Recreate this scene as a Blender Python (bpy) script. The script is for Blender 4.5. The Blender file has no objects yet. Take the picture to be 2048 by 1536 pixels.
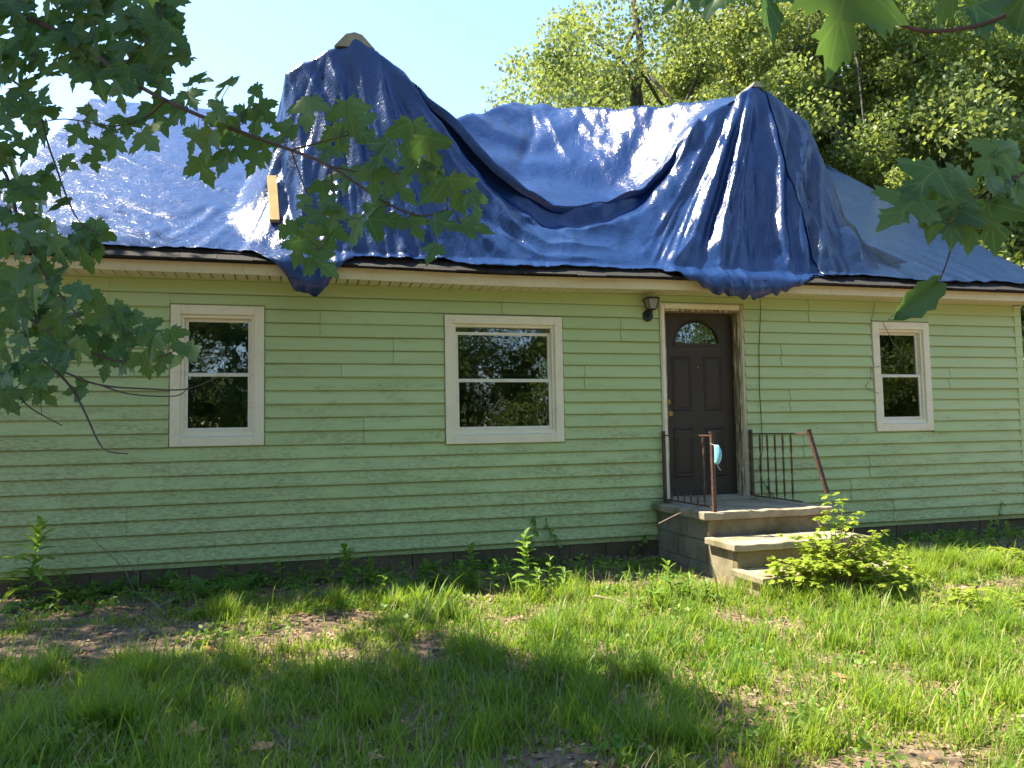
import bpy, math, random
import numpy as np
from mathutils import Vector, Matrix
R = math.radians
random.seed(7); rng = np.random.default_rng(7)
scene = bpy.context.scene
col = scene.collection

# ------------------------------------------------------------------ camera
F, IW, IH = 1540.0, 2048.0, 1536.0
CAM = np.array([0.0, -7.486, 1.091]); YAW, PITCH, ROLL = 0.2676, 0.0638, -0.01836
def cam_axes():
    f = np.array([math.sin(YAW)*math.cos(PITCH), math.cos(YAW)*math.cos(PITCH), math.sin(PITCH)])
    r = np.array([math.cos(YAW), -math.sin(YAW), 0.0]); u = np.cross(r, f)
    c, s = math.cos(ROLL), math.sin(ROLL)
    return c*r+s*u, -s*r+c*u, f
AR, AU, AF = cam_axes()
def ray(u, v): return AF + (u-IW/2)/F*AR - (v-IH/2)/F*AU
def at(u, v, dist): return CAM + ray(u, v)*dist            # a point at a depth in metres
def on_y(u, v, y): d = ray(u, v); return CAM + d*((y-CAM[1])/d[1])
def on_z(u, v, z): d = ray(u, v); return CAM + d*((z-CAM[2])/d[2])
def project(P):
    q = np.asarray(P, float)-CAM; w = q @ AF
    return IW/2+F*(q @ AR)/w, IH/2-F*(q @ AU)/w, w
cd = bpy.data.cameras.new('camera'); cd.sensor_width = 36; cd.lens = 36*F/IW; cd.clip_start = 0.05; cd.clip_end = 3000
co = bpy.data.objects.new('camera', cd); col.objects.link(co)
M = Matrix.Identity(4)
for i in range(3):
    M[i][0] = AR[i]; M[i][1] = AU[i]; M[i][2] = -AF[i]; M[i][3] = CAM[i]
co.matrix_world = M; scene.camera = co

# ------------------------------------------------------------------ sky, sun, exposure
SUN = np.array([-0.50, 0.27, 1.0]); SUN /= np.linalg.norm(SUN)
elev = math.asin(SUN[2]); azim = math.atan2(SUN[0], SUN[1])
w = bpy.data.worlds.new('World'); scene.world = w; w.use_nodes = True
nt = w.node_tree; bg = nt.nodes['Background']
sky = nt.nodes.new('ShaderNodeTexSky'); sky.sky_type = 'NISHITA'; sky.sun_disc = False
sky.sun_elevation = elev; sky.sun_rotation = azim; sky.air_density = 1.0; sky.dust_density = 0.25; sky.ozone_density = 2.5
nt.links.new(sky.outputs[0], bg.inputs[0]); bg.inputs[1].default_value = 0.125
sl = bpy.data.lights.new('sun', 'SUN'); sl.energy = 5.0; sl.angle = R(0.6); sl.color = (1.0, 0.88, 0.66)
so = bpy.data.objects.new('sun', sl); col.objects.link(so)
so.rotation_euler = Vector(SUN).to_track_quat('Z', 'Y').to_euler()
vs = scene.view_settings; vs.view_transform = 'Standard'; vs.look = 'None'; vs.gamma = 1.0; vs.exposure = 1.9
vs.use_curve_mapping = False

# ------------------------------------------------------------------ helpers
def tag(o, label=None, cat=None, group=None, kind=None):
    if label: o['label'] = label
    if cat: o['category'] = cat
    if group: o['group'] = group
    if kind: o['kind'] = kind
    return o
def empty(name, loc=(0, 0, 0), parent=None):
    o = bpy.data.objects.new(name, None); col.objects.link(o); o.location = loc; o.empty_display_size = .1
    if parent: o.parent = parent
    return o
def link(name, me, parent=None):
    o = bpy.data.objects.new(name, me); col.objects.link(o)
    if parent: o.parent = parent
    return o
class MB:
    def __init__(s): s.v = []; s.f = []
    def add(s, vs_, fs_):
        n = len(s.v); s.v += [tuple(map(float, p)) for p in vs_]; s.f += [tuple(i+n for i in f) for f in fs_]; return s
    def box(s, x0, x1, y0, y1, z0, z1):
        return s.add([(x0,y0,z0),(x1,y0,z0),(x1,y1,z0),(x0,y1,z0),(x0,y0,z1),(x1,y0,z1),(x1,y1,z1),(x0,y1,z1)],
                     [(0,3,2,1),(4,5,6,7),(0,1,5,4),(1,2,6,5),(2,3,7,6),(3,0,4,7)])
    def prism(s, prof, x0, x1):                    # prof: (y,z) loop extruded along x
        n = len(prof)
        return s.add([(x0,)+tuple(q) for q in prof]+[(x1,)+tuple(q) for q in prof],
                     [tuple(range(n)), tuple(range(2*n-1, n-1, -1))]+[(i, i+n, (i+1) % n+n, (i+1) % n) for i in range(n)])
    def plate(s, loop, y0, y1):                    # loop: (x,z) extruded along y
        n = len(loop)
        return s.add([(a, y0, b) for a, b in loop]+[(a, y1, b) for a, b in loop],
                     [tuple(range(n-1, -1, -1)), tuple(range(n, 2*n))]+[(i, (i+1) % n, (i+1) % n+n, i+n) for i in range(n)])
    def tube(s, pts, rad, n=6, twist=0.0, sq=False):
        pts = [np.array(q, float) for q in pts]; m = len(pts)
        if not hasattr(rad, '__len__'): rad = [rad]*m
        vs_ = []; up = np.array([0.13, 0.29, 0.95])
        for i in range(m):
            t = pts[min(i+1, m-1)]-pts[max(i-1, 0)]; t /= np.linalg.norm(t)+1e-9
            a = np.cross(t, up)
            if np.linalg.norm(a) < .15: a = np.cross(t, (1, 0, 0))
            a /= np.linalg.norm(a); b = np.cross(t, a)
            for k in range(n):
                th = 2*math.pi*(k+.5)/n + twist*i
                vs_.append(pts[i]+rad[i]*(math.cos(th)*a+math.sin(th)*b))
        fs_ = [(i*n+k, i*n+(k+1) % n, (i+1)*n+(k+1) % n, (i+1)*n+k) for i in range(m-1) for k in range(n)]
        fs_ += [tuple(range(n-1, -1, -1)), tuple(range((m-1)*n, m*n))]
        return s.add(vs_, fs_)
    def disc(s, c, r, y0, y1, n=18):
        return s.plate([(c[0]+r*math.cos(2*math.pi*k/n), c[1]+r*math.sin(2*math.pi*k/n)) for k in range(n)], y0, y1)
    def mesh(s, name, m, smooth=False):
        me = bpy.data.meshes.new(name); me.from_pydata(s.v, [], s.f); me.update()
        import bmesh
        b = bmesh.new(); b.from_mesh(me); bmesh.ops.recalc_face_normals(b, faces=b.faces); b.to_mesh(me); b.free()
        me.materials.append(m)
        if smooth: me.shade_smooth()
        return me
    def build(s, name, m, parent=None, smooth=False, bevel=0):
        o = link(name, s.mesh(name, m, smooth), parent)
        if bevel:
            bv = o.modifiers.new('bevel', 'BEVEL'); bv.width = bevel; bv.segments = 2; bv.limit_method = 'ANGLE'
        return o
def big_mesh(name, V, faces, m, tint=None, smooth=False):   # faces: int array (n,k) all the same size
    me = bpy.data.meshes.new(name); V = np.asarray(V, np.float32); fa = np.asarray(faces, np.int32)
    n, k = fa.shape
    me.vertices.add(len(V)); me.vertices.foreach_set('co', V.ravel())
    me.loops.add(n*k); me.loops.foreach_set('vertex_index', fa.ravel())
    me.polygons.add(n); me.polygons.foreach_set('loop_start', np.arange(0, n*k, k, dtype=np.int32))
    if tint is not None:
        at_ = me.attributes.new('tint', 'FLOAT', 'POINT'); at_.data.foreach_set('value', np.asarray(tint, np.float32))
    me.update(calc_edges=True); me.materials.append(m)
    if smooth: me.shade_smooth()
    return me
def unit(a): a = np.asarray(a, float); return a/(np.linalg.norm(a, axis=-1, keepdims=True)+1e-9)
def inpoly(x, y, poly):
    c = False; j = len(poly)-1
    for i in range(len(poly)):
        if (poly[i][1] > y) != (poly[j][1] > y) and x < (poly[j][0]-poly[i][0])*(y-poly[i][1])/(poly[j][1]-poly[i][1])+poly[i][0]: c = not c
        j = i
    return c

# ------------------------------------------------------------------ materials
class NT:
    def __init__(s, name):
        s.m = bpy.data.materials.new(name); s.m.use_nodes = True; s.t = s.m.node_tree; s.n = s.t.nodes
        s.p = s.n['Principled BSDF']; s.out = s.n['Material Output']
    def new(s, typ, **kw):
        n = s.n.new(typ)
        for k, v in kw.items():
            if hasattr(n, k): setattr(n, k, v)
            else: n.inputs[k.replace('_', ' ')].default_value = v
        return n
    def lk(s, a, b): s.t.links.new(a, b)
    def coord(s, obj=False, scale=(1, 1, 1)):
        if obj: src = s.new('ShaderNodeTexCoord').outputs['Object']
        else: src = s.new('ShaderNodeNewGeometry').outputs['Position']
        mp = s.new('ShaderNodeMapping'); mp.inputs['Scale'].default_value = scale; s.lk(src, mp.inputs[0]); return mp.outputs[0]
    def noise(s, co_, scale, detail=5, rough=.55, dist=0):
        n = s.new('ShaderNodeTexNoise'); n.inputs['Scale'].default_value = scale; n.inputs['Detail'].default_value = detail
        n.inputs['Roughness'].default_value = rough; n.inputs['Distortion'].default_value = dist; s.lk(co_, n.inputs['Vector']); return n.outputs[0]
    def ramp(s, fac, stops):
        r = s.new('ShaderNodeValToRGB'); e = r.color_ramp.elements
        while len(e) < len(stops): e.new(0.5)
        for i, (p_, c) in enumerate(stops):
            e[i].position = p_; e[i].color = tuple(c)+(1,) if hasattr(c, '__len__') else (c, c, c, 1)
        s.lk(fac, r.inputs[0]); return r.outputs[0]
    def mix(s, fac, a, b, mode='MIX'):
        n = s.new('ShaderNodeMix', data_type='RGBA', blend_type=mode)
        for i, v in ((0, fac), (6, a), (7, b)):
            if hasattr(v, 'is_output'): s.lk(v, n.inputs[i])
            else: n.inputs[i].default_value = v if i == 0 else tuple(v)+(1,)
        return n.outputs[2]
    def math(s, op, a, b=None):
        n = s.new('ShaderNodeMath', operation=op)
        for i, v in enumerate((a, b)):
            if v is None: continue
            if hasattr(v, 'is_output'): s.lk(v, n.inputs[i])
            else: n.inputs[i].default_value = v
        return n.outputs[0]
    def bump(s, h, strength=.3, dist=.01, normal=None):
        b = s.new('ShaderNodeBump'); b.inputs['Strength'].default_value = strength; b.inputs['Distance'].default_value = dist
        s.lk(h, b.inputs['Height'])
        if normal is not None: s.lk(normal, b.inputs['Normal'])
        s.lk(b.outputs[0], s.p.inputs['Normal']); return b.outputs[0]
    def base(s, c):
        if hasattr(c, 'is_output'): s.lk(c, s.p.inputs['Base Color'])
        else: s.p.inputs['Base Color'].default_value = tuple(c)+(1,)
    def rough(s, v):
        if hasattr(v, 'is_output'): s.lk(v, s.p.inputs['Roughness'])
        else: s.p.inputs['Roughness'].default_value = v
def simple(name, c, rough=.6, var=.25, scale=12, bump=.15, bscale=60, c2=None, metal=0):
    n = NT(name); g = n.coord()
    a = n.noise(g, scale); dark = c2 if c2 else tuple(q*(1-var) for q in c)
    n.base(n.ramp(a, [(.3, dark), (.7, c)])); n.rough(rough); n.p.inputs['Metallic'].default_value = metal
    if bump: n.bump(n.noise(g, bscale, 4), bump, .004)
    return n.m
MAT = {}
# siding: mint vinyl, mildewed
n = NT('siding'); g = n.coord(); oi = n.new('ShaderNodeObjectInfo')
basec = n.mix(oi.outputs['Random'], (.455, .57, .262), (.495, .61, .295))
st = n.noise(n.coord(scale=(1.1, 1, 5)), 1.6, 8, .62, .4)
sep = n.new('ShaderNodeSeparateXYZ'); n.lk(n.new('ShaderNodeNewGeometry').outputs['Position'], sep.inputs[0])
low = n.math('MULTIPLY', n.math('SUBTRACT', 1.35, sep.outputs[2]), .15)
lf = n.math('MULTIPLY', n.math('SUBTRACT', 3.0, sep.outputs[0]), .012); mask = n.ramp(n.math('ADD', n.math('ADD', st, low), lf), [(.48, 0), (.70, 1)])
fine = n.ramp(n.noise(n.coord(scale=(1.6, 1, 5)), 11, 7, .7), [(.40, 0), (.66, 1)])
c1 = n.mix(n.math('MULTIPLY', mask, n.math('MULTIPLY', fine, .72)), basec, (.20, .175, .075))
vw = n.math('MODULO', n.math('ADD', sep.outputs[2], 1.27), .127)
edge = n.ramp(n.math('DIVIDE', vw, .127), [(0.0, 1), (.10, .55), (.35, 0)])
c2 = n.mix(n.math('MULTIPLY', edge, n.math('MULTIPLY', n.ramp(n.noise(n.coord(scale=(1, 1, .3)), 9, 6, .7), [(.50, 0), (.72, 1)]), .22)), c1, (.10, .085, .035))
butt_shade = n.ramp(n.math('DIVIDE', vw, .127), [(0.0, 1), (.045, .9), (.075, 0)]); c2 = n.mix(n.math('MULTIPLY', butt_shade, .45), c2, (.055, .065, .03))  # butt shadow line painted as a dark band along each board's bottom
sp = n.ramp(n.noise(g, 90, 2, .5), [(.74, 0), (.78, 1)])
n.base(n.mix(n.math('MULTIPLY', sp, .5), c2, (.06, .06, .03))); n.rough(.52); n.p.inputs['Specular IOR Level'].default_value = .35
n.bump(n.noise(n.coord(scale=(.5, 1, 6)), 40, 5, .6), .10, .003); MAT['siding'] = n.m
def trim(name, c, dirt=(.22, .17, .08), amt=.5):
    n = NT(name); g = n.coord()
    a = n.ramp(n.noise(n.coord(scale=(1, 1, 1.5)), 7, 7, .68), [(.50, 0), (.72, 1)])
    n.base(n.mix(n.math('MULTIPLY', a, amt), c, dirt)); n.rough(.5); n.bump(n.noise(g, 70, 3), .08, .003); return n.m
MAT['trim'] = trim('cream_vinyl', (.84, .78, .58), amt=.2); MAT['sash'] = trim('white_sash', (.80, .76, .62), amt=.25)
MAT['fascia'] = trim('fascia_cream', (.74, .66, .42), amt=.2); MAT['soffit'] = trim('soffit_cream', (.70, .63, .45), amt=.2)
MAT['dark'] = simple('dark_gap', (.02, .018, .015), .9, bump=0)
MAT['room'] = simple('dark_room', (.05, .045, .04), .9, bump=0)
# peeling wood
n = NT('peeling_wood'); g = n.coord(scale=(14, 14, 1.2)); a = n.noise(g, 4, 8, .7)
n.base(n.ramp(a, [(.40, (.10, .075, .045)), (.50, (.27, .21, .12)), (.56, (.55, .48, .32)), (.8, (.60, .54, .38))])); n.rough(.75)
n.bump(a, .5, .006); MAT['peel'] = n.m
n = NT('flaking_paint'); a = n.noise(n.coord(scale=(12, 12, 1.5)), 4, 8, .7)
n.base(n.ramp(a, [(.36, (.16, .12, .07)), (.44, (.50, .44, .30)), (.8, (.60, .54, .38))])); n.rough(.7); n.bump(a, .4, .005); MAT['peel2'] = n.m
MAT['door'] = simple('brown_door_paint', (.046, .033, .021), .6, .12, 5, .05, 60)
MAT['brass'] = simple('aged_brass', (.40, .27, .09), .35, .3, 30, 0, metal=.9)
MAT['black'] = simple('black_iron', (.018, .018, .02), .45, .3, 30, .1)
MAT['lampglass'] = simple('clouded_lamp_glass', (.30, .30, .27), .25, .3, 30, 0)
n = NT('rust_iron'); g = n.coord(); a = n.noise(g, 30, 6, .7)
n.base(n.ramp(a, [(.35, (.040, .023, .018)), (.6, (.12, .062, .046)), (.75, (.22, .11, .075))])); n.rough(.6); n.bump(a, .2, .002); MAT['rust'] = n.m
# glass pane: clear fresnel pane
n = NT('window_glass'); tr = n.new('ShaderNodeBsdfTransparent'); tr.inputs[0].default_value = (.55, .6, .58, 1)
gl = n.new('ShaderNodeBsdfGlossy'); gl.inputs['Roughness'].default_value = .02; gl.inputs[0].default_value = (.95, .97, 1, 1)
fr = n.new('ShaderNodeFresnel'); fr.inputs[0].default_value = 1.7
bn = n.new('ShaderNodeBump'); bn.inputs['Strength'].default_value = .12; bn.inputs['Distance'].default_value = .02
n.lk(n.noise(n.coord(), 5, 2), bn.inputs['Height']); n.lk(bn.outputs[0], gl.inputs['Normal'])
mx = n.new('ShaderNodeMixShader'); n.lk(n.math('ADD', fr.outputs[0], .04), mx.inputs[0]); n.lk(tr.outputs[0], mx.inputs[1]); n.lk(gl.outputs[0], mx.inputs[2])
n.lk(mx.outputs[0], n.out.inputs[0]); MAT['glass'] = n.m
# concrete
def concrete(name, a, b, moss, mossamt):
    n = NT(name); g = n.coord(); f = n.noise(g, 9, 8, .65); fine = n.noise(g, 90, 5, .7)
    c = n.mix(f, a, b); c = n.mix(n.ramp(fine, [(.35, .55), (.6, 0)]), c, tuple(q*.45 for q in a))
    mm = n.ramp(n.noise(g, 3.3, 7, .6), [(.45, 0), (.65, 1)])
    n.base(n.mix(n.math('MULTIPLY', mm, mossamt), c, moss)); n.rough(.9); n.bump(n.mix(.5, f, fine), .55, .008); return n.m
MAT['slab'] = concrete('weathered_concrete', (.28, .235, .165), (.48, .42, .32), (.12, .11, .05), .75)
MAT['riser'] = concrete('mossy_concrete', (.20, .165, .095), (.29, .245, .155), (.075, .07, .028), .8)
MAT['block'] = concrete('foundation_block', (.115, .085, .048), (.18, .14, .085), (.06, .06, .03), .7)
MAT['stoopblock'] = concrete('stoop_block', (.22, .20, .15), (.32, .29, .22), (.07, .075, .035), .6)
# shingle with lichen
n = NT('shingle'); g = n.coord(); oi = n.new('ShaderNodeObjectInfo')
c = n.mix(oi.outputs['Random'], (.010, .010, .012), (.020, .019, .020)); c = n.mix(n.ramp(n.noise(g, 300, 3, .6), [(.45, 0), (.7, .4)]), c, (.04, .039, .038))
li = n.ramp(n.noise(g, 34, 4, .6, .8), [(.66, 0), (.69, 1)])
c = n.mix(n.math('MULTIPLY', li, .7), c, (.22, .22, .18)); n.base(c); n.rough(.95); n.bump(n.noise(g, 200, 3), .5, .004); MAT['shingle'] = n.m
MAT['lumber'] = simple('new_lumber', (.62, .43, .17), .7, .25, 6, .2, 40)
MAT['cap'] = simple('ridge_cap_wood', (.40, .36, .22), .8, .4, 8, .3, 30)
MAT['mask'] = simple('pale_blue_mask', (.25, .60, .80), .8, .12, 30, .3, 90)
MAT['maskwhite'] = simple('white_mask_strap', (.75, .77, .78), .8, .1, 30, 0)
MAT['cable'] = simple('dark_cable', (.03, .03, .03), .5, .2, 30, 0)
# blue tarp: glossy, crinkled
def tarp_mat(name, c0, c1, rough):
    n = NT(name); g = n.coord()
    wv = n.noise(n.coord(scale=(1, 1, .45)), 7, 4, .6, 1.2)
    v = n.new('ShaderNodeTexVoronoi', feature='DISTANCE_TO_EDGE'); v.inputs['Scale'].default_value = 17
    wob = n.new('ShaderNodeVectorMath', operation='ADD'); nz = n.new('ShaderNodeTexNoise'); nz.inputs['Scale'].default_value = 9; nz.inputs['Detail'].default_value = 3
    n.lk(g, nz.inputs['Vector']); sc = n.new('ShaderNodeVectorMath', operation='SCALE'); sc.inputs['Scale'].default_value = .16
    n.lk(nz.outputs['Color'], sc.inputs[0]); n.lk(g, wob.inputs[0]); n.lk(sc.outputs[0], wob.inputs[1]); n.lk(wob.outputs[0], v.inputs['Vector'])
    cre = n.ramp(v.outputs['Distance'], [(0, 1), (.14, 0)])
    fine = n.noise(n.coord(scale=(1.4, 1, .7)), 38, 5, .62, .9)
    h1 = n.bump(cre, .12, .009); h2 = n.bump(wv, .26, .04, h1); n.bump(fine, .30, .009, h2)
    big = n.noise(g, 1.3, 4, .55); n.base(n.mix(big, c0, c1)); n.rough(n.ramp(fine, [(.3, rough-.06), (.7, rough+.10)]))
    n.p.inputs['Specular IOR Level'].default_value = .5; n.p.inputs['Coat Weight'].default_value = .0; n.p.inputs['Coat Roughness'].default_value = .10
    return n.m
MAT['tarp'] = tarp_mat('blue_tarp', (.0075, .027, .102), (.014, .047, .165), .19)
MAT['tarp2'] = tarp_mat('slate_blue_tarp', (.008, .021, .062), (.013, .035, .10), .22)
# leaves
def leaf_mat(name, ca, cb, trans=.45, rough=.45, attr=True, veins=False):
    n = NT(name)
    if attr: a = n.new('ShaderNodeAttribute', attribute_name='tint').outputs['Fac']
    else: a = n.new('ShaderNodeObjectInfo').outputs['Random']
    c = n.mix(a, ca, cb); nz = n.noise(n.coord(), 25, 3); c = n.mix(n.math('MULTIPLY', nz, .35), c, tuple(q*.55 for q in ca))
    if veins:
        xyz = n.new('ShaderNodeSeparateXYZ'); n.lk(n.new('ShaderNodeTexCoord').outputs['Object'], xyz.inputs[0]); ax = n.math('ABSOLUTE', xyz.outputs[0]); vm = None
        for (dx_, dy_) in ((0, 1), (.64, .36), (.30, -.11), (.34, .62)):
            L_ = math.hypot(dx_, dy_); oy = .35 if (dx_, dy_) == (.34, .62) else 0
            dist = n.math('ABSOLUTE', n.math('SUBTRACT', n.math('MULTIPLY', ax, dy_/L_), n.math('MULTIPLY', n.math('SUBTRACT', xyz.outputs[1], oy), dx_/L_)))
            k_ = n.ramp(dist, [(.006, 1), (.018, 0)]); vm = k_ if vm is None else n.math('MAXIMUM', vm, k_)
        c = n.mix(n.math('MULTIPLY', vm, .55), c, (cb[0]*1.6, cb[1]*1.35, cb[2]*1.6))
        hl = n.ramp(n.noise(n.new('ShaderNodeTexCoord').outputs['Object'], 5, 4, .7), [(.66, 0), (.72, 1)]); c = n.mix(n.math('MULTIPLY', hl, n.math('MULTIPLY', a, .8)), c, (.20, .15, .05))
    n.base(c); n.rough(rough); n.p.inputs['Specular IOR Level'].default_value = .35
    t = n.new('ShaderNodeBsdfTranslucent'); n.lk(n.mix(.5, c, (cb[0]*1.5, cb[1]*1.5, cb[2]*.7)), t.inputs[0])
    mx = n.new('ShaderNodeMixShader'); mx.inputs[0].default_value = trans
    n.lk(n.p.outputs[0], mx.inputs[1]); n.lk(t.outputs[0], mx.inputs[2]); n.lk(mx.outputs[0], n.out.inputs[0]); return n.m
MAT['maple'] = leaf_mat('maple_leaf', (.045, .125, .042), (.11, .20, .05), .48, .42, False, True)
MAT['maplemass'] = leaf_mat('maple_leaf_mass', (.045, .115, .022), (.085, .165, .028), .42)
MAT['oak'] = leaf_mat('bright_foliage', (.075, .14, .04), (.30, .35, .11), .46)
MAT['oak2'] = leaf_mat('green_foliage', (.06, .13, .035), (.25, .32, .09), .46)
MAT['grass'] = leaf_mat('grass_blades', (.075, .215, .022), (.32, .42, .05), .50, .5)
MAT['weed'] = leaf_mat('weed_leaves', (.08, .20, .035), (.22, .34, .05), .40, .5)
MAT['weed_o'] = leaf_mat('weed_leaf_single', (.10, .22, .035), (.22, .34, .05), .40, .5, False)
MAT['shrub'] = leaf_mat('lime_shrub_leaves', (.22, .33, .035), (.38, .46, .06), .5, .5)
MAT['fern'] = leaf_mat('fern_leaves', (.07, .18, .035), (.14, .27, .06), .40, .5)
n = NT('dead_leaf'); a = n.new('ShaderNodeAttribute', attribute_name='tint').outputs['Fac']
n.base(n.ramp(a, [(0, (.10, .065, .04)), (.45, (.22, .15, .095)), (.8, (.33, .24, .16)), (1, (.36, .18, .07))])); n.rough(.8); MAT['dead'] = n.m
n = NT('dead_leaf_single'); a = n.new('ShaderNodeObjectInfo').outputs['Random']
n.base(n.ramp(a, [(0, (.16, .10, .06)), (.5, (.30, .20, .12)), (1, (.38, .17, .07))])); n.rough(.8); MAT['dead_o'] = n.m
n = NT('bark'); g = n.coord(scale=(1, 1, .25)); a = n.noise(g, 22, 6, .65)
n.base(n.ramp(a, [(.35, (.045, .038, .030)), (.7, (.14, .115, .09))])); n.rough(.9); n.bump(a, .8, .02); MAT['bark'] = n.m
MAT['twig'] = simple('twig_bark', (.085, .055, .040), .8, .4, 30, .2)
MAT['straw'] = simple('dry_straw', (.42, .33, .17), .8, .4, 20, 0)
MAT['drytwig'] = simple('dry_grey_twig', (.26, .21, .16), .85, .4, 30, .2)
n = NT('ground'); g = n.coord(); a = n.noise(g, 1.4, 6, .6); b = n.noise(g, 42, 6, .7); v = n.new('ShaderNodeTexVoronoi'); v.inputs['Scale'].default_value = 38; n.lk(g, v.inputs['Vector'])
c = n.ramp(b, [(.3, (.055, .038, .026)), (.55, (.15, .105, .072)), (.75, (.27, .20, .14))])
c = n.mix(n.math('MULTIPLY', v.outputs['Color'], .45), c, (.24, .165, .11)); c = n.mix(n.ramp(a, [(.55, 0), (.75, .45)]), c, (.08, .10, .035))
n.base(c); n.rough(.95); n.bump(n.mix(.5, b, v.outputs['Distance']), .8, .02); MAT['ground'] = n.m

# ------------------------------------------------------------------ ground
def gz(x, y):
    x = np.asarray(x, float); y = np.asarray(y, float)
    near = np.exp(-((x-2)/14)**2-((y+3)/10)**2)
    return -0.21+0.022*np.clip(y, -6, 0)+near*(.020*np.sin(2.1*x+.7*y)*np.sin(1.7*y+1)+.012*np.sin(5.3*x+1)*np.cos(4.1*y-x))
gx = np.concatenate([-np.geomspace(700, 9, 16), np.arange(-8, 14.01, .16), np.geomspace(15, 700, 16)])
gy = np.concatenate([-np.geomspace(700, 9, 16), np.arange(-8, 4.01, .16), np.geomspace(5, 700, 16)])
GX, GY = np.meshgrid(gx, gy); V = np.stack([GX, GY, gz(GX, GY)], -1).reshape(-1, 3)
nx_, ny_ = len(gx), len(gy); I = np.arange(nx_*ny_).reshape(ny_, nx_)
fa = np.stack([I[:-1, :-1], I[:-1, 1:], I[1:, 1:], I[1:, :-1]], -1).reshape(-1, 4)
tag(link('ground', big_mesh('ground', V, fa, MAT['ground'], smooth=True)), kind='structure')

# ------------------------------------------------------------------ house
XL, XR = -2.58, 8.58; C = .127; TOPZ = 2.55
MP, EY, EZ, RY = .72, -.38, 2.665, 3.85
def roof_z(y): return EZ+MP*(y-EY) if y <= RY else EZ+MP*(2*RY-y-EY)
house = empty('house', ((XL+XR)/2, 0, 0)); HOFF = Vector((-(XL+XR)/2, 0, 0))
tag(house, 'single storey pale green clapboard house with two tarp covered dormers', 'house')
def hpart(mb, name, m, parent=None, **kw):
    o = mb.build(name, m, parent or house, **kw)
    if not parent: o.location = HOFF
    return o
WIN = [(-1.137, -.333, 1.024, 2.309, 0), (1.366, 2.590, .995, 2.274, 1), (6.389, 7.185, 1.034, 2.308, 2)]
DOOR = (3.698, 4.705, .335, 2.457)
OPEN = [(a+.02, b-.02, c+.02, d-.02) for a, b, c, d, _ in WIN]+[(DOOR[0]+.02, DOOR[1]-.02, -.3, DOOR[3]-.02)]
# backing wall around the openings
wb = MB(); xs = sorted({XL, XR}|{q for o in OPEN for q in o[:2]})
for a, b in zip(xs[:-1], xs[1:]):
    hole = [o for o in OPEN if o[0] <= a+1e-4 and o[1] >= b-1e-4]
    z = -.05
    for o in hole:
        if o[2] > z: wb.box(a, b, .003, .10, z, o[2])
        z = o[3]
    wb.box(a, b, .003, .10, z, 2.62)
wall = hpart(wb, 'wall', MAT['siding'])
wb = MB(); D2 = 2*RY-.003
wb.box(XL, XL+.1, .10, D2, -.05, 2.62).box(XR-.1, XR, .10, D2, -.05, 2.62).box(XL, XR, D2, D2+.1, -.05, 2.62)
for x in (XL, XR-.1): wb.add([(x+d, y, z) for d in (0, .1) for y, z in ((.0, 2.62), (D2, 2.62), (RY, 5.25))], [(0, 1, 2), (5, 4, 3), (0, 3, 4, 1), (1, 4, 5, 2), (2, 5, 3, 0)])
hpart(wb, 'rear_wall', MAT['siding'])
hpart(MB().box(XL+.1, XR-.1, .4, .42, .02, 2.6).box(XL+.1, XR-.1, .10, .4, -.04, .0).box(XL+.1, XR-.1, .1, .4, 2.53, 2.6), 'room_lining', MAT['room'])
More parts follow.
